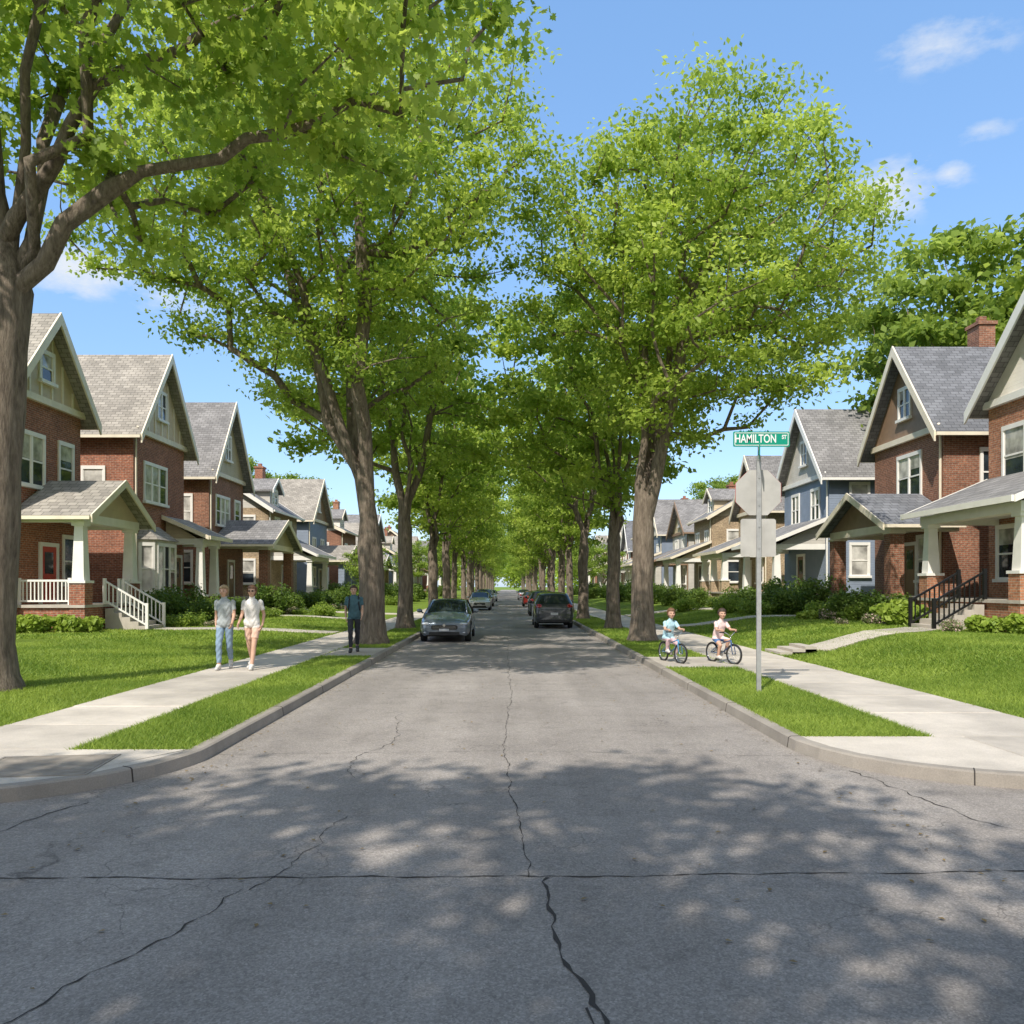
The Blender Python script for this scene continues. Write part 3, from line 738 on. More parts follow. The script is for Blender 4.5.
for side,start in ((-1,71),(1,55.0)):
    y=start; k=0
    while y<170:
        wd=rh.uniform(6,8)
        wall=rh.choice(['brick_a','brick_b','brick_c','brick_d','greys','blue','brick_b','brick_a']); ze=rh.uniform(6.4,8.2); zb=ZL if side<0 else ZR
        house('brick_house' if wall.startswith('brick') else 'siding_house',side,XL+rh.uniform(-1.5,.4),y,y+wd,zb,ze,ze+rh.uniform(2.4,4.0),10,wall,rh.choice(['tan','whites','greys','olive','brown']),rh.choice(['sh_a','sh_b','sh_c']),rh.choice(['white','cream','brown']),
            porch=(rh.uniform(2.4,3.2),y+.3,y+wd-.4,4.1,5.4,rh.choice(['gable','shed']),rh.choice(['white','pier','brick']),None,y+wd*.6),
            fw=[(-1.6,4.3,1.2,1.5,2),(1.6,4.3,1.2,1.5,2),(-1.8,1.6,1.4,1.6,2)],sw=[(1.8,4.3,1,1.5,1),(1.8,1.7,1,1.6,1)],nearlod=False,seed=k,sidegable=(k%3==1),chim=(5+rh.random(),rh.uniform(-1,1),ze+4.6))
        y+=wd+rh.uniform(2.6,4.6); k+=1
def walk(name,pts,w):
    rects=[]
    for i in range(len(pts)-1):
        a=Vector(pts[i]);b=Vector(pts[i+1]);n=max(1,round((b-a).length/1.2)); d=(b-a).normalized(); nn=Vector((-d.y,d.x))*w/2
        for k in range(n):
            p=a+(b-a)*k/n;q=a+(b-a)*(k+1)/n
            rc=[p-nn,q-nn,q+nn,p+nn]; rects.append([(v.x,v.y) for v in rc])
    slabs(name,rects,zf=lawnz,h=.06,seed=8)
walk('front_path',[(-6.3,30.2),(-12.9,30.3)],1.1)
walk('front_path',[(-6.3,42),(-14,42)],1.1)
walk('front_path',[(-6.3,50.2),(-12.3,50.2)],1.1)
walk('front_path',[(7.75,21.0),(9.8,22.3),(12.9,25.4)],1.2)
walk('front_path',[(6.8,34.6),(12.8,34.6)],1.1)
walk('front_path',[(6.8,47.5),(12.6,47.5)],1.1)
mb=MB()
for k in range(3): mb.box(ID,6.78+.32*k,7.7,20.45,21.65-.001*k,.0,.13+.07*(k+1))
mb.obj('garden_steps',M['conc2'])
# ------------------------------------------------------------------ trees placement
d=tree_data(11,6.6,.37,[(2.2,-.5,11.8,6.0,4.6,3.8),(4.4,0,9.8,3.0,2.6,1.5)],120,210,.20,MAPLE,4,
   limbs=[[(.1,0,6.0),(1.3,-.1,7.6),(2.5,0,8.5),(4.2,.1,9.1),(5.4,.1,9.4)],[(0.2,0,7.2),(2.0,-.5,9.6),(4.6,-.8,10.6)]],clump_r=.95,zmin=8.0,lean=(.3,0),leafm=M['leaf2'],spacing=.95,limbr=(.15,.03))
put_tree(d,(-8.5,13.4,.12))
d=tree_data(21,2.9,.38,[(-2.0,0,13.8,6.4,6.0,6.2),(-6.0,-1,12.2,3.2,3.0,2.4),(2.2,0,15.5,3.4,3.8,4.0),(-1,0,9,3.8,3.8,2.0)],310,240,.17,LEAF4,5,clump_r=1.05,zmin=6.4,spacing=.95,leafm=M['leaf2'])
put_tree(d,(-4.1,24.6,.1))
d=tree_data(31,3.6,.34,[(2.0,0,12.0,4.7,5.0,5.0),(4.7,0,11.6,2.4,2.6,3.2),(-1.6,0,12.4,2.6,3.0,3.2),(2,0,8.0,3.8,3.2,1.8)],270,240,.165,LEAF4,4,clump_r=1.0,zmin=5.6,spacing=.95,leafm=M['leaf2'])
put_tree(d,(4.25,25.9,.1))
V1=tree_data(41,3.4,.25,[(0,0,9.4,3.8,3.8,4.2),(0,0,6,2.6,2.6,1.6)],92,170,.25,LEAF4,4,clump_r=1.05,zmin=4.4,leafm=M['leaf2'],spacing=1.2)
V2=tree_data(42,3.8,.27,[(.5,0,10.0,4.1,4.0,4.4),(-1.8,1,7.4,2.2,2.2,1.8)],96,170,.25,LEAF4,4,clump_r=1.1,zmin=4.8,leafm=M['leaf2'],spacing=1.2)
V3=tree_data(43,3.2,.24,[(0,.3,8.9,3.7,4.0,3.8),(1.3,-1,11,2.2,2.2,2.2),(0,0,5.8,2.6,2.8,1.4)],92,170,.25,LEAF4,5,clump_r=1.05,zmin=4.2,leafm=M['leaf2'],spacing=1.2)
VB=tree_data(44,4.5,.4,[(0,0,12,5.8,5.8,5.8)],120,180,.39,LEAF4,5,clump_r=1.5,zmin=5.5,spacing=1.5)
VY=tree_data(45,1.4,.10,[(0,0,3.3,1.7,1.7,1.8)],30,140,.17,LEAF4,4,clump_r=.7,zmin=1.6,spacing=.7)
VS=[V1,V2,V3]; rt=random.Random(8)
put_tree(V2,(-4.2,33.5,.1),1.0,1.08); put_tree(V3,(4.3,33.5,.1),2.2,1.08)
for sg in (-1,1):
    y=43.5; k=0
    while y<235:
        put_tree(VS[(k+(sg>0))%3],(sg*(4.15+rt.uniform(-.2,.2)),y+rt.uniform(-1,1),.1),rt.uniform(0,6.28),rt.uniform(.9,1.08))
        y+=10.2 if y<100 else 14; k+=1
for x,y,s in [(25.5,46,1.15),(33,44,1.2),(31,62,.95),(-31,52,.9),(-31,68,.8),(-29,88,.85),(31,82,.85),(-38,45,.95),(-33,75,.9),(36,64,1),(29,104,.85),(-28,108,.85),(-33,124,1.),(33,128,1.)]:
    put_tree(VB,(x,y,.2),rt.uniform(0,6.28),s)
for x,y,s in [(-12,69,1.0),(-11.5,97,1.3),(-10.5,118,1.5),(-11,140,1.6),(11.5,98,1.3),(10.6,120,1.5),(11,142,1.6)]:
    put_tree(VY,(x,y,.25),rt.uniform(0,6.28),s,'ornamental_tree')
VN=tree_data(51,5.2,.36,[(0,0,11.2,5.6,4.0,3.6)],115,200,.27,LEAF4,5,clump_r=1.15,zmin=7.5,leafm=M['leaf'],spacing=1.0)
put_tree(VN,(-6.9,-6.0,.1),.1,1.0); put_tree(VN,(4.6,-6.7,.1),3.3,1.05); put_tree(VN,(-4.3,-15,.1),1.1,1.0); put_tree(VN,(13.5,-5.8,.1),.3,1.0)
rng=np.random.default_rng(77); PP=[];TT=[]
for x in np.arange(-60,61,5):
    for k in range(3):
        c=np.array([x+rng.normal()*2,262+k*7,4+4*k+rng.random()*2]); n=800
        dd=rng.normal(size=(n,3)); dd/=np.linalg.norm(dd,axis=1,keepdims=True); PP.append(c+dd*rng.random((n,1))**.4*np.array([4.5,4,4.5])); TT.append(np.clip(.4+rng.random()*.4+rng.normal(size=n)*.1,0,1))
me=npmesh('distant_trees',leaves(rng,np.concatenate(PP),.9,LEAF4),4,np.concatenate(TT),M['leaf2'])
o=bpy.data.objects.new('distant_trees',me); COL.objects.link(o)
n=700; xs=np.concatenate([rng.choice([-1,1],n//2)*(3.2-np.abs(rng.normal(size=n//2))*.18),rng.uniform(-3.1,3.1,n//2)]); ys=rng.uniform(3.5,32,n)
me=npmesh('leaf_litter',leaves(rng,np.stack([xs,ys,np.full(n,.012)],1),.04,LEAF4,None,6,0),4,rng.random(n),plain('dry_leaf',(.22,.15,.06),.8,var=.4,scale=2))
o=bpy.data.objects.new('leaf_litter',me); COL.objects.link(o)
# ------------------------------------------------------------------ shrubs
def shrub_mesh(seed,r,h,n,ls,mat,nb=9,tb=0):
    rng=np.random.default_rng(seed); P=[];T=[];O=[]
    for k in range(nb):
        c=np.array([rng.uniform(-r,r)*.6,rng.uniform(-r,r)*.6,h*rng.uniform(.25,.7)]); m=n//nb
        dd=rng.normal(size=(m,3)); dd/=np.linalg.norm(dd,axis=1,keepdims=True)
        q=c+dd*rng.random((m,1))**.35*np.array([r*.5,r*.5,h*.38])*(1+.15*rng.normal(size=(m,1))); q[:,2]=np.abs(q[:,2])
        P.append(q);O.append(dd)
        if tb: T.append(np.where(rng.random(m)<.22,1.0,rng.random(m)*.15))
        else: T.append(np.clip(rng.uniform(.3,.7)+rng.normal(size=m)*.18,0,1))
    P=np.concatenate(P)
    return npmesh('foliage',leaves(rng,P,ls,LEAF4,np.concatenate(O),.5,.7),4,np.concatenate(T),mat)
SH=[shrub_mesh(1,.7,1.0,2000,.12,M['shrubleaf']),shrub_mesh(2,.9,1.3,2600,.13,M['shrubleaf']),shrub_mesh(3,.6,.6,1300,.2,M['hosta'],7),shrub_mesh(4,.8,.8,2000,.11,M['leaf']),shrub_mesh(5,.6,.6,1600,.085,M['flower'],8,1)]
def shrub(x,y,k,s=1.0,rz=None):
    o=bpy.data.objects.new('flowering_shrub' if k==4 else 'shrub',SH[k]); COL.objects.link(o); o.location=(x,y,lawnz(x,y)-.03); o.scale=(s*rt.uniform(.85,1.15),s,s*rt.uniform(.8,1.15)); o.rotation_euler=(0,0,rt.uniform(0,6.28)if rz is None else rz)
for a in [(-16.2,26.6,2,1.1),(-15.3,26.9,2,1.0),(-14.6,27.2,2,.9),(-14.2,27.9,2,.8),(-14.3,32.9,1,1.1),(-14.0,34.2,0,1.1),(-14.8,36.2,1,1.2),(-13.4,37.5,0,1.1),(-13.2,39,0,1.2),(-14.6,39.5,1,1),(-13.0,40.5,3,1.1),
          (-13,44.5,1,1.2),(-12.4,46.5,1,1),(-12.6,48,0,1.1),(-12.6,52.5,1,1.2),(-12,55,0,1.2),(-12.5,57.5,1,1.2),(-10,44,3,1),(-11,60,1,1.3),(-9.5,53,3,1),
          (15.4,22.2,2,1.2),(14.4,22.6,2,1),(13.6,23.3,2,.9),(13.4,27.6,2,1.2),(13.5,28.8,2,1.3),(14.0,30.0,1,1),(13,31,0,1.1),(12.6,32.4,3,1.1),(12.4,36.2,1,1),(12.2,37.8,0,1.2),(13,39.5,1,1.2),(12,41,0,1.2),(12.5,43,1,1.1),(11.6,44.8,0,1.1),
          (11.4,50,1,1.1),(11.6,52,0,1.2),(11,55,1,1.2),(10.5,39,3,1.1),(9.8,45,3,1),(11,36.5,3,1),(13.9,33,1,.8),(14,37,1,1.2),(10.5,60,1,1.3),
          (12.7,28.2,4,.9),(12.3,31.6,4,.8),(-13.2,33.4,4,.9),(-12.6,36.8,4,.8),(11.5,38.6,4,.9),(13.0,24.0,4,.7),(-12.0,45.5,4,.8)]:
    shrub(*a)
for sg,pth in ((-1,(30.3,42,50.2)),(1,(25.4,34.6,47.5))):
    y=32 if sg<0 else 26.9
    while y<62:
        if min(abs(y-p) for p in pth)>1.3:
            shrub(sg*rt.uniform(12.6,14.0),y,rt.choice((0,1,3,2,0,4)),rt.uniform(.5,1.1))
            if rt.random()<.5: shrub(sg*rt.uniform(11.4,12.8),y+.3,rt.choice((2,3,4)),rt.uniform(.4,.8))
        y+=rt.uniform(.8,1.5)
for k in range(60):
    sg=rt.choice((-1,1)); shrub(sg*rt.uniform(9.5,13.5),rt.uniform(62,150),rt.choice((0,1,1,3)),rt.uniform(.9,1.5))
# ------------------------------------------------------------------ sign
S=empty('street_sign',(4.1,13.4,.12))
galv=plain('galvanised_steel',(0.42,0.42,0.42),0.5,0.4,var=.15,scale=8)
alu=plain('aluminium_back',(0.44,0.425,0.40),0.6,0.0,var=.14,scale=3)
green=plain('sign_green',(0.0,0.27,0.18),0.35,var=.06)
signwhite=plain('sign_white',(0.8,0.8,0.8),0.5,var=.03)
mb=MB()
mb.box(ID,-.035,.035,-.012,-.004,-.1,3.78); mb.box(ID,-.035,-.028,-.004,.03,-.1,3.78); mb.box(ID,.028,.035,-.004,.03,-.1,3.78)
for k in range(24):
    mb.box(ID,-.006,.006,-.0145,-.0121,.3+k*.14,.325+k*.14)
mb.obj('post',galv,S)
oct_=lambda R0:[(R0/math.cos(math.pi/8)*math.cos(math.pi/8+k*math.pi/4),R0/math.cos(math.pi/8)*math.sin(math.pi/8+k*math.pi/4)) for k in range(8)]
mb=MB(); oc=oct_(.37)
mb.ext([(x,.034,3.26+z) for x,z in oc],[(x,.038,3.26+z) for x,z in oc]); mb.obj('stop_sign',[alu],S)
mb=MB(); oa=oct_(.376)
mb.ext([(x,.0385,3.26+z*.985) for x,z in oa],[(x,.040,3.26+z*.985) for x,z in oa]); mb.obj('stop_sign_face',plain('sign_red',(.45,.01,.015),.4),S)
def rrect(w,h,r,n=4):
    o=[]
    for cx,cz,a0 in ((w-r,h-r,0),(-w+r,h-r,90),(-w+r,-h+r,180),(w-r,-h+r,270)):
        for k in range(n+1):
            a=math.radians(a0+90*k/n); o.append((cx+r*math.cos(a),cz+r*math.sin(a)))
    return o
mb=MB()
rr2=rrect(.29,.31,.04); mb.ext([(x,.034,2.52+z) for x,z in rr2],[(x,.038,2.52+z) for x,z in rr2]); mb.obj('lower_sign',[alu],S)
mb=MB()
for z in (3.05,3.5,2.35,2.7): mb.tube([(0,-.022,z),(0,.05,z)],.014,8)
mb.box(ID,-.03,.03,-.02,.02,3.78,3.86); mb.box(ID,-.015,.015,-.02,.02,3.95,4.02); mb.obj('brackets',galv,S)
mb=MB(); r3=rrect(.46,.125,.02); mb.ext([(x+.04,-.006,4.13+z) for x,z in r3],[(x+.04,.006,4.13+z) for x,z in r3]); mb.obj('name_sign',[green],S)
mb=MB(); r3=rrect(.44,.105,.015);r4=rrect(.43,.095,.012)
n=len(r3); vs=[(x+.04,-.0085,4.13+z) for x,z in r3]+[(x+.04,-.0085,4.13+z) for x,z in r4]; mb.add(vs,[(i,(i+1)%n,n+(i+1)%n,n+i) for i in range(n)]); mb.obj('name_sign_border',signwhite,S,recalc=False)
mb=MB(); P=lambda x,o,z:(x*.26-o*.966,x*.966+o*.26,z)
r3=rrect(.42,.1,.02); mb.ext([P(x,-.006,3.90+z) for x,z in r3],[P(x,.006,3.90+z) for x,z in r3]); mb.obj('cross_street_sign',[green],S)
def text(body,size,loc,rot,mat,par,nm):
    c=bpy.data.curves.new(nm,'FONT'); c.body=body; c.size=size; c.align_x='CENTER'; c.align_y='CENTER'; c.extrude=.001; c.offset=.003
    o=bpy.data.objects.new(nm,c); COL.objects.link(o); o.location=loc; o.rotation_euler=rot; o.parent=par; c.materials.append(mat); return o
t=text('HAMILTON',.19,(-.055,-.0095,4.13),(math.pi/2,0,0),signwhite,S,'name_lettering'); t.scale=(.70,1,1)
t=text('ST',.09,(.41,-.0095,4.16),(math.pi/2,0,0),signwhite,S,'suffix_lettering'); t.scale=(.8,1,1)
# ------------------------------------------------------------------ cars
def paint(name,c):
    m,nt,b=newmat(name); b.inputs['Metallic'].default_value=.45
    b.inputs['Coat Weight'].default_value=1; b.inputs['Coat Roughness'].default_value=0.03
    o=objco(nt); n=noise(nt,o,2.5,4); L(nt,ramp(nt,n,[(.3,tuple(x*.9 for x in c)),(.7,tuple(x*1.1 for x in c))]),b.inputs['Base Color'])
    L(nt,ramp(nt,noise(nt,o,1.5,5),[(.35,.24),(.7,.42)]),b.inputs['Roughness']); return m
tyre=plain('tyre_rubber',(.02,.02,.02),.85); rim=plain('alloy',(.45,.45,.46),.3,.9); blk=plain('black_plastic',(.015,.015,.016),.5)
cglass=glassmat('car_glass',(.02,.028,.03)); lens=plain('headlamp_lens',(.6,.62,.65),.08,.3,coat=1); redl=plain('tail_lamp',(.40,.01,.01),.15,coat=1); platem=plain('licence_plate',(.6,.6,.62),.5); chrome=plain('chrome',(.6,.6,.6),.12,1)
def car(loc,rz,kind,col):
    E=empty('parked_car',loc,rz); pm=paint('car_paint',col)
    if kind=='sedan':
        st=[(-2.27,.58,.30,.45,.60,.50,.64,.0),(-2.18,.76,.20,.48,.66,.60,.715,.0),(-1.75,.85,.18,.55,.78,.62,.83,.02),(-1.05,.86,.18,.58,.88,.66,.95,.03),
            (-.35,.86,.18,.6,.92,.60,1.36,.03),(.35,.86,.18,.6,.94,.61,1.41,.03),(1.0,.86,.18,.62,.96,.59,1.35,.03),(1.65,.85,.2,.64,.96,.64,1.04,.02),(2.12,.79,.22,.62,.92,.62,.99,.01),(2.25,.62,.34,.6,.86,.5,.90,0)]
        ws=3;we=4;rs_=6;re=7
    else:
        st=[(-2.3,.58,.32,.5,.72,.50,.76,.0),(-2.2,.80,.24,.55,.82,.62,.87,.0),(-1.7,.88,.22,.6,.92,.64,.99,.02),(-1.1,.89,.22,.64,1.0,.68,1.08,.03),
            (-.45,.89,.22,.66,1.04,.64,1.52,.03),(.4,.89,.22,.66,1.06,.65,1.58,.03),(1.5,.89,.22,.68,1.08,.63,1.54,.03),(1.78,.87,.22,.68,1.08,.60,1.50,.02),(2.16,.83,.24,.68,1.04,.70,1.06,.01),(2.27,.74,.34,.62,.84,.6,.88,0)]
        ws=3;we=4;rs_=7;re=8
    V=[];Fs=[];MI=[]
    for (y,w,zb,mid,sh,wr,zt,dz) in st:
        half=[(0,zb),(w*.86,zb),(w*.99,zb+.1),(w,mid),(w*.965,sh),(wr,zt-.035),(wr*.62,zt+dz*.6),(0,zt+dz)]
        ring=half+[(-x,z) for x,z in half[1:-1]][::-1]
        V+=[(x,y,z) for x,z in ring]
    k=14
    for i in range(len(st)-1):
        for j in range(k):
            Fs.append((i*k+j,i*k+(j+1)%k,(i+1)*k+(j+1)%k,(i+1)*k+j))
            jj=j if j<7 else 13-j
            m=0
            if jj==4 and ws<=i<=rs_: m=1
            if jj in(5,6) and i in (ws,rs_): m=1
            if jj==4 and kind!='sedan' and i==re-1: m=1
            if jj==0: m=2
            MI.append(m)
    Fs.append(tuple(range(k))[::-1]); MI.append(0); Fs.append(tuple((len(st)-1)*k+q for q in range(k))); MI.append(0)
    me=bpy.data.meshes.new('body'); me.from_pydata(V,[],Fs)
    for m in (pm,cglass,blk): me.materials.append(m)
    me.polygons.foreach_set('material_index',MI); me.polygons.foreach_set('use_smooth',[True]*len(Fs))
    bm=bmesh.new(); bm.from_mesh(me); bmesh.ops.recalc_face_normals(bm,faces=bm.faces)
    cl=bm.edges.layers.float.new('crease_edge')
    for e in bm.edges:
        mi={f.material_index for f in e.link_faces}
        if 0 in mi and 1 in mi: e[cl]=.75
        if 2 in mi and 0 in mi: e[cl]=.6
    bm.to_mesh(me); bm.free()
    ob=bpy.data.objects.new('body',me); COL.objects.link(ob); ob.parent=E
    sb=ob.modifiers.new('s','SUBSURF'); sb.levels=3; sb.render_levels=3
    wr_=.33 if kind=='sedan' else .37; fy,ry=(-1.42,1.32)
    cm=MB()
    for yy in (fy,ry):
        for sx in (-1,1): cm.tube([(sx*1.1,yy,wr_),(sx*.58,yy,wr_)],wr_+.06,28)
    co=cm.obj('cutter',blk); co.parent=E
    bo=ob.modifiers.new('b','BOOLEAN'); bo.object=co; bo.operation='DIFFERENCE'
    try: bo.material_mode='TRANSFER'
    except Exception: pass
    bpy.context.view_layer.update(); dg=bpy.context.evaluated_depsgraph_get()
    m2=bpy.data.meshes.new_from_object(ob.evaluated_get(dg)); ob.modifiers.clear(); ob.data=m2
    bpy.data.objects.remove(co)
    wm=MB()
    for yy in (fy,ry):
        for sx in (-1,1):
            x0=sx*.64;x1=sx*.84
            prof=[(x0,wr_*.6),(x0,wr_*.93),(x0+sx*.03,wr_),(x1-sx*.03,wr_),(x1,wr_*.94),(x1+sx*.005,wr_*.68),(x1-sx*.03,wr_*.66)]
            m=28;o=len(wm.v);kk=len(prof)
            for a in range(m):
                t=2*math.pi*a/m
                for (x,r) in prof: wm.v.append((x,yy+r*math.cos(t),wr_+r*math.sin(t)))
            for a in range(m):
                for q in range(kk-1): wm.f.append((o+a*kk+q,o+((a+1)%m)*kk+q,o+((a+1)%m)*kk+q+1,o+a*kk+q+1)); wm.m.append(0)
            wm.tube([(x1-sx*.07,yy,wr_),(x1-sx*.06,yy,wr_)],wr_*.67,24,2)
            wm.tube([(x1-sx*.06,yy,wr_),(x1-sx*.005,yy,wr_)],.055,12,1)
            for q in range(5):
                t=2*math.pi*q/5+.3; dy=math.cos(t);dz=math.sin(t)
                wm.tube([(x1-sx*.02,yy+dy*.03,wr_+dz*.03),(x1-sx*.012,yy+dy*wr_*.66,wr_+dz*wr_*.66)],[.035,.028],6,1)
            tt=[(x1-sx*.01,yy+wr_*.66*math.cos(2*math.pi*q/24),wr_+wr_*.66*math.sin(2*math.pi*q/24)) for q in range(25)]
            wm.tube(tt,.016,6,1,cap=False)
    wm.obj('wheels',[tyre,rim,blk],E,smooth=True)
    dt=MB(); top=st[we]; sh=st[ws]
    for sx in (-1,1):
        c0=(sx*(sh[5]+.02),st[ws][0],sh[6]-.02); c1=(sx*(top[5]),st[we][0]-.02,top[6]-.03)
        dt.tube([c0,c1],[.028,.024],8,0)
        dt.tube([(sx*.85,.33,.94 if kind=='sedan' else 1.06),(sx*.615,.33,st[5][6]-.05)],[.028,.022],8,1)
        dt.ell((sx*.97,-.72,st[4][4]+.08),(.10,.055,.07),14,8,0); dt.tube([(sx*.84,-.7,st[4][4]),(sx*.94,-.7,st[4][4]+.06)],.025,6,1)
        dt.ell((sx*.865,-.05,.80),(.012,.09,.014),10,6,0); dt.ell((sx*.865,.85,.82),(.012,.09,.014),10,6,0)
    dt.obj('pillars_and_mirrors',[pm,blk],E,smooth=True)
    fz=st[1][4]
    d2=MB()
    for sx in (-1,1):
        d2.ell((sx*.60,-2.13,fz-.05),(.17,.12,.062),18,10,0,Matrix.Rotation(sx*.32,3,'Z'))
        d2.ell((sx*.61,-2.17,.33),(.08,.06,.04),12,8,0)
        tz=.82 if kind=='sedan' else .95
        d2.ell((sx*.66,2.12,tz),(.15,.10,.065 if kind=='sedan' else .13),18,10,1,Matrix.Rotation(-sx*.3,3,'Z'))
    rg=rrect(.42,.075,.05)
    d2.ext([(x,-2.315,.50+z) for x,z in rg],[(x*1.05,-2.2,.50+z) for x,z in rg],2)
    for k_ in range(3): d2.box(ID,-.38,.38,-2.325,-2.316,.45+k_*.045,.457+k_*.045,3)
    rg=rrect(.5,.055,.04); d2.ext([(x,-2.28,.30+z) for x,z in rg],[(x,-2.15,.30+z) for x,z in rg],2)
    d2.box(ID,-.16,.16,-2.345,-2.326,.38,.46,4)
    d2.box(ID,-.16,.16,2.262,2.30,.60,.70,4); d2.box(ID,-.6,.6,2.2,2.29,.3,.40,2)
    d2.tube([(0,-2.335,.57),(0,-2.34,.57)],.045,16,3)
    d2.obj('lights_and_grille',[lens,redl,blk,chrome,platem],E,smooth=False)
    return E
car((-2.08,29.0,0),0,'sedan',(.17,.20,.245))
car((2.0,37.6,0),math.pi,'suv',(.06,.065,.075))
car((2.15,52.5,0),math.pi,'suv',(.07,.08,.10))
car((-2.15,64,0),0,'sedan',(.5,.5,.5))
car((-2.15,76,0),0,'suv',(.16,.18,.2))
car((2.15,75,0),math.pi,'sedan',(.35,.03,.02))
car((-2.15,100,0),0,'sedan',(.45,.45,.46))
car((2.15,110,0),math.pi,'sedan',(.3,.3,.33))
# ------------------------------------------------------------------ people
skinm=plain('skin',(.58,.35,.25),.55,var=.06,scale=12)
def cloth(name,c): return plain(name,c,.85,var=.12,scale=14,bumpd=.002)
eyem=plain('eye',(.03,.02,.015),.2); lipm=plain('lips',(.42,.16,.13),.5)
def figure(name,loc,rz,J,rad,rules,hair,mats,scale=1.0,parent=None,vox=.011,hairlen=0.0,extra=None,headturn=0.0):
    E=parent or empty(name,loc,rz)
    root=E
    mb=MB(); segs=[]
    V3=lambda k:Vector(J[k])
    def cap(a,b,r0,r1,lab,sub=None):
        pa,pb=V3(a) if isinstance(a,str) else Vector(a),V3(b) if isinstance(b,str) else Vector(b)
        mb.capsule(pa,pb,r0,r1); segs.append((pa,pb,r0,r1,lab))
    P0=V3('pelvis'); P1=V3('neck'); axis=(P1-P0); Lg=axis.length; ax=axis/Lg
    side=Vector(J['shR'])-Vector(J['shL']); side=(side-ax*side.dot(ax)).normalized(); fw=ax.cross(side)
    rows=rad['torso']; n=20; o=len(mb.v)
    for (t,rx,ry) in rows:
        c=P0+axis*t
        for k in range(n):
            a=2*math.pi*k/n; ca,sa=math.cos(a),math.sin(a)
            ca=math.copysign(abs(ca)**.85,ca); sa=math.copysign(abs(sa)**.85,sa)
            mb.v.append(tuple(c+side*ca*rx+fw*sa*ry))
    for i in range(len(rows)-1):
        for k in range(n): mb.f.append((o+i*n+k,o+i*n+(k+1)%n,o+(i+1)*n+(k+1)%n,o+(i+1)*n+k)); mb.m.append(0)
    mb.f.append(tuple(o+k for k in range(n))[::-1]); mb.m.append(0); e=o+(len(rows)-1)*n; mb.f.append(tuple(e+k for k in range(n))); mb.m.append(0)
    for i in range(len(rows)-1):
        a,b=rows[i],rows[i+1]
        segs.append((P0+axis*a[0],P0+axis*b[0],min(a[1],a[2])+.03,min(b[1],b[2])+.03,'hips' if b[0]<.22 else 'torso'))
        for sx in(-1,1): 
            segs.append((P0+axis*a[0]+side*sx*a[1]*.5,P0+axis*b[0]+side*sx*b[1]*.5,a[2],b[2],'hips' if b[0]<.22 else 'torso'))
    R_=rad
    for s in 'LR':
        cap('sh'+s,'el'+s,R_['ua'],R_['el'],'uarm'); 
        el=V3('el'+s);wr=V3('wr'+s); mid=el.lerp(wr,.3); cap(el,mid,R_['el'],R_['fa'],'farm1'); cap(mid,wr,R_['fa'],R_['wr'],'farm2')
        hd=V3('hand'+s); d=(hd-wr).normalized(); hs=R_['hs']
        palm=wr+d*.085*hs; sd=1 if s=='R' else -1
        lat=Vector((0,-1,0)); lat=(lat-d*lat.dot(d)).normalized(); nor=d.cross(lat)
        for q in (-1,0,1): cap(wr+lat*.012*q*hs,palm+lat*.024*q*hs,.014*hs,.013*hs,'hand')
        inward=Vector((-sd,0,0)); inward=(inward-d*inward.dot(d)); inward=inward.normalized() if inward.length>.1 else nor
        grip=J.get('grip',False); curl=.95 if grip else .35
        for q,ln in enumerate((.068,.078,.073,.058)):
            b=palm+lat*(.030-.0195*q)*hs; dirn=d.copy(); pts=[b]
            for kk,fr in enumerate((.45,.32,.23)):
                dirn=(dirn*math.cos(curl)+inward*math.sin(curl)).normalized() if kk or grip else (dirn+inward*.15).normalized()
                b=b+dirn*ln*fr*hs; pts.append(b)
            for w_ in range(3): cap(pts[w_],pts[w_+1],(.0095-.001*w_)*hs,(.0088-.001*w_)*hs,'hand')
        tb=wr+d*.03*hs+lat*.025*hs; t1=tb+(lat*.7+d*.6+inward*.3).normalized()*.035*hs; t2=t1+(d*.85+lat*.25+inward*.4).normalized()*.03*hs
        cap(tb,t1,.012*hs,.0105*hs,'hand'); cap(t1,t2,.0105*hs,.009*hs,'hand')
        hp=V3('hip'+s);kn=V3('kn'+s);an=V3('an'+s)
        cap(hp,kn,R_['th'],R_['kn'],'thigh')
        cf=kn.lerp(an,.3)+Vector((0,.012,0)); cap(kn,cf,R_['kn'],R_['cf'],'shin1'); cap(cf,an,R_['cf'],R_['an'],'shin2')
        toe=V3('toe'+s); heel=an+(an-toe).normalized()*.02; heel.z=toe.z+.012
        cap(heel,toe,.036*R_['fs'],.03*R_['fs'],'foot'); cap(an,an.lerp(toe,.5),.038*R_['fs'],.034*R_['fs'],'foot')
    hc=V3('head'); H=R_['head']
    cap(P1-ax*.02,hc-Vector((0,-.01,H*.35)),R_['nk'],R_['nk']*.95,'neck')
    rot=Matrix.Rotation(headturn,3,'Z')
    def hp_(x,y,z): return hc+rot@Vector((x*H,y*H,z*H))
    mb.ell(hp_(0,.12,.22),(H*.68,H*.80,H*.76),20,14,0,rot); mb.ell(hp_(0,-.12,-.25),(H*.54,H*.58,H*.68),18,12,0,rot); mb.ell(hp_(0,-.32,-.68),(H*.30,H*.28,H*.24),14,8,0,rot)
    mb.capsule(hp_(0,-.70,.08),hp_(0,-.86,-.20),H*.07,H*.12); 
    for sx in (-1,1): mb.ell(hp_(sx*.66,.08,-.08),(H*.09,H*.16,H*.24),10,8,0,rot); mb.ell(hp_(sx*.36,-.50,-.18),(H*.2,H*.18,H*.2),10,8,0,rot)
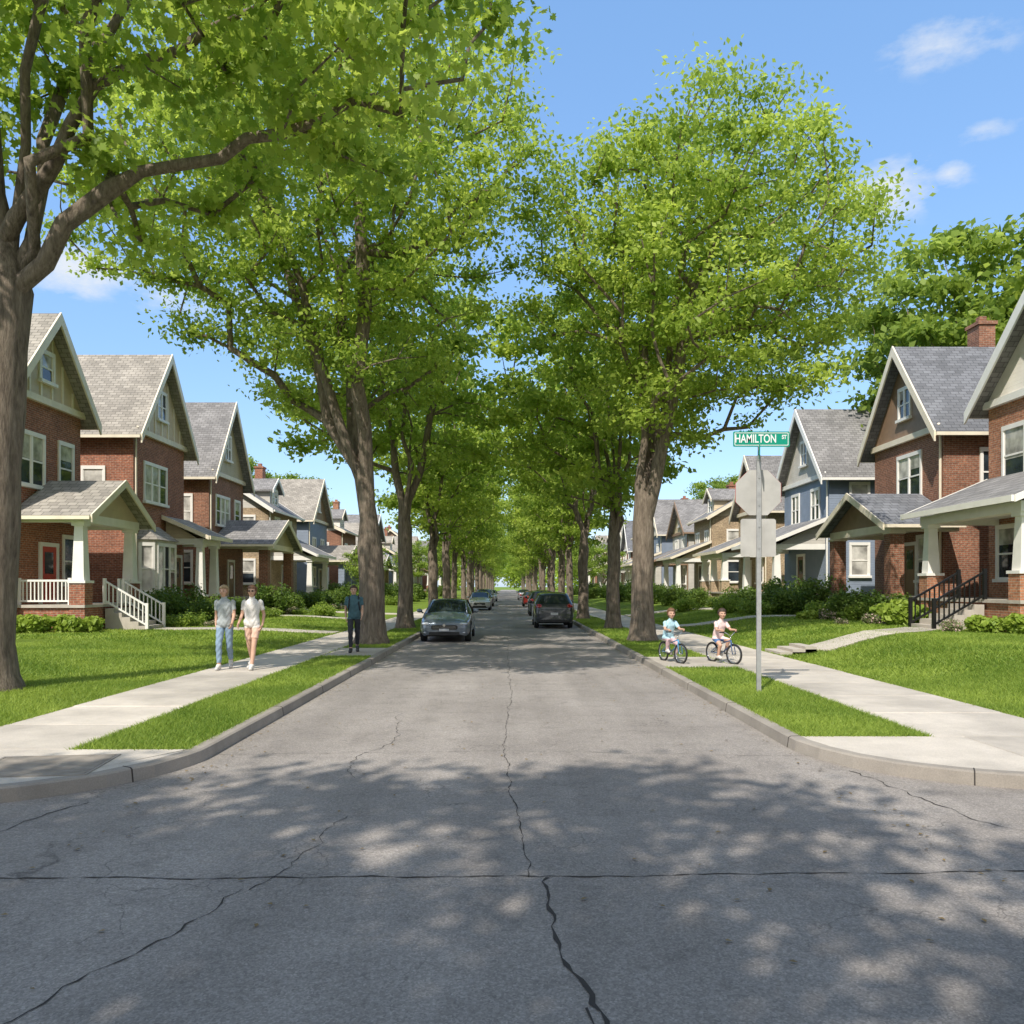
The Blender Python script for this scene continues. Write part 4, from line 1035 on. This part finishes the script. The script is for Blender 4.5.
    mb.ell(hp_(0,-.62,.18),(H*.42,H*.12,H*.08),12,8,0,rot)
    segs.append((hc,hc+Vector((0,0,H*.4)),H*.8,H*.8,'head')); segs.append((hc-Vector((0,.0,H*.5)),hc,H*.6,H*.8,'head'))
    tmp=mb.obj('body',skinm,root)
    rm=tmp.modifiers.new('r','REMESH'); rm.mode='VOXEL'; rm.voxel_size=vox; rm.use_smooth_shade=True
    smm=tmp.modifiers.new('s','SMOOTH'); smm.iterations=2; smm.factor=.5
    bpy.context.view_layer.update(); dg=bpy.context.evaluated_depsgraph_get()
    me=bpy.data.meshes.new_from_object(tmp.evaluated_get(dg)); tmp.modifiers.clear(); tmp.data=me
    me.materials.clear()
    for m in [skinm]+mats: me.materials.append(m)
    nf=len(me.polygons); C=np.zeros(nf*3,np.float32); me.polygons.foreach_get('center',C); C=C.reshape(-1,3)
    best=np.full(nf,1e9); lab=np.zeros(nf,int); tt=np.zeros(nf)
    for i,(a,b,r0,r1,l) in enumerate(segs):
        a=np.array(a);b=np.array(b);d=b-a;dl=max((d*d).sum(),1e-8); t=np.clip(((C-a)@d)/dl,0,1)
        D=np.linalg.norm(C-(a+t[:,None]*d),axis=1)-(r0+(r1-r0)*t)
        up=D<best; best[up]=D[up]; lab[up]=i; tt[up]=t[up]
    mi=np.zeros(nf,np.int32)
    for i in range(nf):
        l=segs[lab[i]][4]; mi[i]=rules(l,tt[i],C[i])
    me.polygons.foreach_set('material_index',mi); me.polygons.foreach_set('use_smooth',[True]*nf)
    nv=len(me.vertices); off=np.zeros(nv); nrm=np.zeros(nv*3,np.float32); me.vertices.foreach_get('normal',nrm); co=np.zeros(nv*3,np.float32); me.vertices.foreach_get('co',co)
    for p in me.polygons:
        if mi[p.index]:
            for v in p.vertices: off[v]=.010
    co=co.reshape(-1,3); fold=np.sin(co[:,2]*45+np.sin(co[:,0]*40)*2.5)*.004*(off>0)
    co=co+nrm.reshape(-1,3)*(off+fold)[:,None]; me.vertices.foreach_set('co',co.ravel()); me.update()
    fm=MB()
    for sx in (-1,1):
        fm.ell(hp_(sx*.28,-.645,.04),(H*.10,H*.05,H*.055),10,6,0,rot)
        fm.ell(hp_(sx*.28,-.69,.21),(H*.15,H*.04,H*.03),10,6,2,rot)
    fm.ell(hp_(0,-.66,-.46),(H*.2,H*.06,H*.05),12,6,1,rot)
    if extra and 'glasses' in extra:
        for sx in (-1,1): fm.ell(hp_(sx*.3,-.72,.05),(H*.22,H*.05,H*.14),14,8,0,rot); fm.tube([hp_(sx*.5,-.66,.08),hp_(sx*.7,.0,.08)],H*.03,5,0)
    fm.obj('face',[eyem,lipm,hair],root,smooth=True)
    hm=MB(); n,m=28,18; vs=[];fs=[]
    for i in range(m+1):
        t=math.pi*i/m
        for k in range(n):
            a=2*math.pi*k/n; x=math.sin(t)*math.cos(a); y_=math.sin(t)*math.sin(a); z=math.cos(t)
            rr=1+.03*math.sin(a*9+t*5)
            vs.append((x*.80*rr,.13+y_*.90*rr,.24+z*(.88 if z>0 else .80+hairlen)*rr))
    def keepf(q):
        cx=sum(vs[j][0] for j in q)/4;cy=sum(vs[j][1] for j in q)/4;cz=sum(vs[j][2] for j in q)/4
        if cy<-.30 and cz<.55: return False
        if cy<.0 and cz<.30 and abs(cx)<.95 and hairlen<.2: return False
        if cy<-.12 and cz<.3: return False
        if cz<-.42-hairlen: return False
        return True
    for i in range(m):
        for k in range(n):
            q=(i*n+k,i*n+(k+1)%n,(i+1)*n+(k+1)%n,(i+1)*n+k)
            if keepf(q): fs.append(q)
    hm.add([hp_(*v) for v in vs],fs)
    ho=hm.obj('hair',hair,root,smooth=True,recalc=False); so=ho.modifiers.new('s','SOLIDIFY'); so.thickness=.012; so.offset=0
    return E
ADF=dict(torso=[(-.04,.10,.085),(.03,.155,.105),(.14,.162,.112),(.30,.130,.098),(.48,.140,.105),(.66,.155,.112),(.80,.152,.10),(.90,.11,.08),(1.0,.052,.052)],
   ua=.042,el=.034,fa=.034,wr=.023,hs=1.0,th=.080,kn=.052,cf=.052,an=.035,fs=1.0,nk=.048,head=.118)
ADM=dict(ADF); ADM['torso']=[(-.04,.10,.085),(.03,.15,.105),(.14,.158,.11),(.30,.150,.105),(.48,.165,.115),(.66,.185,.12),(.80,.19,.105),(.90,.13,.085),(1.0,.06,.055)]; ADM['ua']=.052
def walkJ(st=.20,arm=.16,lead=1,sw=.165,spl=.03):
    l=lead
    hl=.0 if l>0 else .07; hr=.07 if l>0 else .0
    return dict(pelvis=(.01*l,0,.90),neck=(-.005*l,-.02,1.46),head=(-.01*l,-.05,1.61),
     shL=(-sw,.02*l,1.39),shR=(sw,-.02*l,1.39),
     elL=(-sw-spl,.04+arm*.6*l,1.13),elR=(sw+spl,.04-arm*.6*l,1.13),
     wrL=(-sw-spl+.005,-.09+arm*1.2*l,.93-.02*l),wrR=(sw+spl-.005,-.09-arm*1.2*l,.93+.02*l),
     handL=(-sw-spl+.02,-.16+arm*1.4*l,.84-.02*l),handR=(sw+spl-.02,-.16-arm*1.4*l,.84+.02*l),
     hipL=(-.085,0,.87),hipR=(.085,0,.87),
     knL=(-.085,-.05-st*.6*l,.48+.02*l),knR=(.085,-.05+st*.4*l,.48-.02*l),
     anL=(-.075,-st*.95*l,.095+hl),anR=(.075,st*1.15*l,.095+hr),
     toeL=(-.10,-st*.95*l-.14,.035),toeR=(.10,st*1.15*l-.12,.032))
hair_b=plain('hair_blonde',(.36,.25,.14),.6,scale=30,var=.35); hair_g=plain('hair_brown',(.14,.07,.035),.6,scale=30,var=.35); hair_k=plain('hair_dark',(.05,.03,.02),.6,scale=30,var=.35)
shoe=plain('shoe_white',(.6,.58,.55),.6); shoed=plain('shoe_dark',(.04,.04,.045),.6)
tee_g=cloth('tee_grey_blue',(.38,.41,.42)); jeans=cloth('jeans_blue',(.22,.31,.42)); tee_w=cloth('tee_white',(.76,.72,.69)); shorts=cloth('shorts_peach',(.70,.46,.36)); tee_t=cloth('jacket_teal',(.06,.13,.16)); pants_k=cloth('trousers_black',(.03,.032,.04)); tee_l=cloth('tee_light_blue',(.42,.62,.70)); tee_p=cloth('tee_pink',(.78,.58,.56)); sh_b=cloth('shorts_blue',(.08,.17,.36))
def mkrules(sleeve,leg,shoei=3):
    def r(l,t,c):
        if l=='torso': return 1
        if l=='hips': return 2 if c[2]<hemz[0] else 1
        if l=='uarm': return 1 if t<sleeve else 0
        if l in('farm1','farm2'): return 1 if sleeve>1.5 else 0
        if l=='thigh':
            if c[2]>hemz[0]: return 1
            return 2 if (leg=='long' or t<.62) else 0
        if l=='shin1': return 2 if leg=='long' else 0
        if l=='shin2': return 2 if (leg=='long' and t<.82) else 0
        if l=='foot': return shoei
        return 0
    hemz=[.86]; r.hemz=hemz; return r
figure('woman',(-5.87,17.0,.13),.12,walkJ(.20,.12,1),ADF,mkrules(.62,'long'),hair_b,[tee_g,jeans,shoe],hairlen=.35,headturn=-.25)
figure('woman',(-5.30,17.0,.13),-.10,walkJ(.18,.10,-1,.165,.045),ADF,mkrules(.62,'shorts'),hair_g,[tee_w,shorts,shoe],hairlen=.35,extra='glasses',headturn=.15)
E=figure('man',(-4.0,21.3,.13),.15,walkJ(.17,.10,1,.175,.04),ADM,mkrules(.65,'long'),hair_k,[tee_t,pants_k,shoed])
mb=MB()
for sx in (-1,1): mb.tube([(sx*.10,.10,1.40),(sx*.11,.02,1.465),(sx*.115,-.10,1.40),(sx*.125,-.135,1.25),(sx*.15,-.09,1.10),(sx*.15,.10,1.05)],.018,8,0,flat=.6)
mb.ell((0,.22,1.22),(.19,.12,.27),20,14,0); mb.ell((0,.31,1.12),(.12,.06,.12),14,10,0)
mb.obj('backpack',cloth('backpack_black',(.02,.022,.03)),E,smooth=True)
KD=dict(torso=[(-.05,.08,.075),(.05,.115,.085),(.18,.118,.088),(.35,.105,.08),(.55,.115,.085),(.75,.125,.085),(.88,.09,.065),(1.0,.042,.042)],
   ua=.036,el=.028,fa=.027,wr=.020,hs=.72,th=.062,kn=.042,cf=.040,an=.028,fs=.75,nk=.038,head=.115)
def kidJ(pl=1):
    return dict(pelvis=(0,.16,.56),neck=(0,.03,.945),head=(0,-.01,1.095),
     shL=(-.125,.05,.89),shR=(.125,.05,.89),elL=(-.185,-.06,.74),elR=(.185,-.06,.74),wrL=(-.19,-.21,.745),wrR=(.19,-.21,.745),handL=(-.19,-.28,.72),handR=(.19,-.28,.72),
     hipL=(-.07,.15,.54),hipR=(.07,.15,.54),knL=(-.115,-.10,.50 if pl>0 else .40),knR=(.115,-.10,.40 if pl>0 else .50),
     anL=(-.10,.0,.27 if pl>0 else .15),anR=(.10,.0,.15 if pl>0 else .27),toeL=(-.10,-.10,.235 if pl>0 else .115),toeR=(.10,-.10,.115 if pl>0 else .235),grip=True)
def bike(loc,rz,col,J,rules,hair,mats,name,headturn=0,hairlen=0,steer=0.0):
    E=empty('bicycle',loc,rz)
    fr=plain('bicycle_paint',col,.3,.2,coat=1); mb=MB(); wr=.215; fy,ry=-.42,.36
    S3=Matrix.Rotation(steer,3,'Z'); 
    def FR(p): 
        q=Vector(p)-Vector((0,-.34,0)); return S3@q+Vector((0,-.34,0))
    def wheel(cy,fn):
        pts=[fn((0,cy+wr*math.cos(a),wr+wr*math.sin(a))) for a in [2*math.pi*k/32 for k in range(33)]]
        mb.tube(pts,.021,8,1,cap=False)
        pts=[fn((0,cy+(wr-.027)*math.cos(a),wr+(wr-.027)*math.sin(a))) for a in [2*math.pi*k/32 for k in range(33)]]
        mb.tube(pts,.009,6,2,cap=False)
        for k in range(16):
            a=2*math.pi*k/16; sx=.02 if k%2 else -.02
            mb.tube([fn((sx,cy,wr)),fn((0,cy+(wr-.03)*math.cos(a),wr+(wr-.03)*math.sin(a)))],.0018,4,2)
        mb.tube([fn((-.035,cy,wr)),fn((.035,cy,wr))],.016,10,2)
    wheel(fy,FR); wheel(ry,lambda p:Vector(p))
    BB=(0,.02,.21); ST=(0,.15,.44); HT=(0,-.315,.52); HB=(0,-.345,.42)
    mb.tube([HB,BB],.016,8,0); mb.tube([HT,(0,.13,.40)],.014,8,0); mb.tube([BB,ST],.014,8,0); mb.tube([HB,HT],.019,8,0)
    for sx in (-1,1):
        mb.tube([BB,(sx*.04,ry,wr)],.009,6,0); mb.tube([(0,.14,.40),(sx*.04,ry,wr)],.008,6,0)
        mb.tube([FR((0,-.345,.45)),FR((sx*.045,-.37,.44)),FR((sx*.045,fy,wr))],.011,6,0)
        mb.tube([FR((0,-.31,.60)),FR((sx*.08,-.31,.66)),FR((sx*.15,-.29,.695)),FR((sx*.25,-.245,.70))],.010,8,2)
        mb.tube([FR((sx*.16,-.287,.697)),FR((sx*.26,-.24,.70))],.016,8,1)
        z=.31 if (sx<0)==(J['anL'][2]>J['anR'][2]) else .11
        y_=.02; mb.tube([(sx*.03,.02,.21),(sx*.06,y_-.04,z-.02 if z>.2 else z+.0)],.008,6,2); mb.box(ID,sx*.06,sx*.14,y_-.09,y_-.01,z-.115 if z>.2 else z-.035,z-.095 if z>.2 else z-.015,1)
    mb.tube([HT,(0,-.305,.61)],.012,8,2); mb.tube([ST,(0,.17,.48)],.012,8,2)
    mb.ell((0,.19,.485),(.07,.12,.025),14,8,1); mb.tube([(-.012,.02,.21),(.012,.02,.21)],.06,16,2)
    mb.tube([(.03,.02,.265),(.03,ry,.235)],.006,5,1); mb.tube([(.03,.02,.155),(.03,ry,.175)],.006,5,1)
    mb.obj('frame_and_wheels',[fr,tyre,chrome],E,smooth=True)
    K=empty(name,loc,rz); figure(name,loc,rz,J,KD,rules,hair,mats,parent=K,vox=.009,headturn=headturn,hairlen=hairlen)
def kr(sleeve,leg):
    r=mkrules(sleeve,leg); r.hemz[0]=.53; return r
bike((3.70,18.6,.13),.30,(.08,.32,.55),kidJ(1),kr(.7,'long'),hair_g,[tee_l,cloth('leggings_pink',(.62,.42,.44)),shoe],'child',-.2,.3,.15)
bike((4.80,18.4,.13),.38,(.04,.10,.25),kidJ(-1),kr(.7,'shorts'),hair_k,[tee_p,sh_b,shoe],'child',-.3,.1,.15)
# ------------------------------------------------------------------ light, sky, camera
el=math.radians(48); hx,hy=.42,.9075
d=Vector((hx*math.cos(el),hy*math.cos(el),-math.sin(el)))
sl=bpy.data.lights.new('sun','SUN'); sl.energy=5.0; sl.angle=math.radians(.53); sl.color=(1,.94,.84)
so=bpy.data.objects.new('sun',sl); COL.objects.link(so); so.rotation_euler=d.to_track_quat('-Z','Y').to_euler()
w=bpy.data.worlds.new('World'); scene.world=w; w.use_nodes=True; nt=w.node_tree; bg=nt.nodes['Background']
sky=N(nt,'ShaderNodeTexSky',sky_type='NISHITA'); sky.sun_disc=False; sky.sun_elevation=el; sky.sun_rotation=math.atan2(-hx,-hy)
sky.air_density=1.0; sky.dust_density=.7; sky.ozone_density=1.2
tc=N(nt,'ShaderNodeTexCoord'); gen=tc.outputs['Generated']
def dirv(px,py):
    v=Vector(((px-508)/F,1,(586-py)/F)).normalized(); return v
mask=None
for px,py,rx,rz_,st in [(890,192,.06,.04,1.0),(62,268,.09,.035,1.0),(940,42,.08,.03,.5),(952,174,.03,.02,.6),(990,130,.04,.015,.4),(985,45,.05,.015,.45),(200,300,.12,.03,.6)]:
    v=dirv(px,py)
    sub=N(nt,'ShaderNodeVectorMath',operation='SUBTRACT'); L(nt,gen,sub.inputs[0]); sub.inputs[1].default_value=v
    mul=N(nt,'ShaderNodeVectorMath',operation='MULTIPLY'); L(nt,sub.outputs[0],mul.inputs[0]); mul.inputs[1].default_value=(1/rx,1/rx,1/rz_)
    ln=N(nt,'ShaderNodeVectorMath',operation='LENGTH'); L(nt,mul.outputs[0],ln.inputs[0])
    mr=N(nt,'ShaderNodeMapRange',interpolation_type='SMOOTHSTEP'); L(nt,ln.outputs['Value'],mr.inputs[0]); mr.inputs[1].default_value=1.15; mr.inputs[2].default_value=0; mr.inputs[3].default_value=0; mr.inputs[4].default_value=st
    mask=mr.outputs[0] if mask is None else math_(nt,'MAXIMUM',mask,mr.outputs[0])
mp=N(nt,'ShaderNodeMapping'); mp.inputs['Scale'].default_value=(1,1,2.2); L(nt,gen,mp.inputs[0])
nz=noise(nt,mp.outputs[0],20,5,.6)
cm_=math_(nt,'SUBTRACT',math_(nt,'ADD',nz,math_(nt,'MULTIPLY',mask,.55)),.62)
cm_=math_(nt,'MULTIPLY',cm_,2.2)
mc=N(nt,'ShaderNodeClamp'); L(nt,cm_,mc.inputs[0]); cf=math_(nt,'MULTIPLY',mc.outputs[0],math_(nt,'MINIMUM',math_(nt,'MULTIPLY',mask,2.5),.85))
base=mix(nt,sky.outputs[0],(2.0,2.0,2.0),1.0,'MULTIPLY')
base=mix(nt,base,(1.35,3.0,5.9),.58)
sg_=N(nt,'ShaderNodeSeparateXYZ'); L(nt,gen,sg_.inputs[0])
mr=N(nt,'ShaderNodeMapRange',interpolation_type='SMOOTHSTEP'); L(nt,sg_.outputs[1],mr.inputs[0]); mr.inputs[1].default_value=.25; mr.inputs[2].default_value=-.25; mr.inputs[3].default_value=0; mr.inputs[4].default_value=1
fill_clouds=ramp(nt,noise(nt,mp.outputs[0],3.0,4,.6),[(.40,0.0),(.56,1.0)])  # unseen clouds behind the camera, added to whiten the ambient fill light
base=mix(nt,base,(6.2,5.8,5.3),math_(nt,'MULTIPLY',fill_clouds,mr.outputs[0]))
skc=mix(nt,base,(5.9,6.1,6.3),cf)
L(nt,skc,bg.inputs['Color']); bg.inputs['Strength'].default_value=.15
cam=bpy.data.cameras.new('Camera'); co=bpy.data.objects.new('Camera',cam); COL.objects.link(co)
co.location=(0,0,CAMH); co.rotation_euler=(math.pi/2,0,0); cam.sensor_width=36; cam.lens=F/1024*36; cam.shift_x=4/1024; cam.shift_y=74/1024; cam.clip_end=3000; cam.clip_start=.05
scene.camera=co
scene.view_settings.view_transform='Standard'; scene.view_settings.look='None'; scene.view_settings.exposure=0
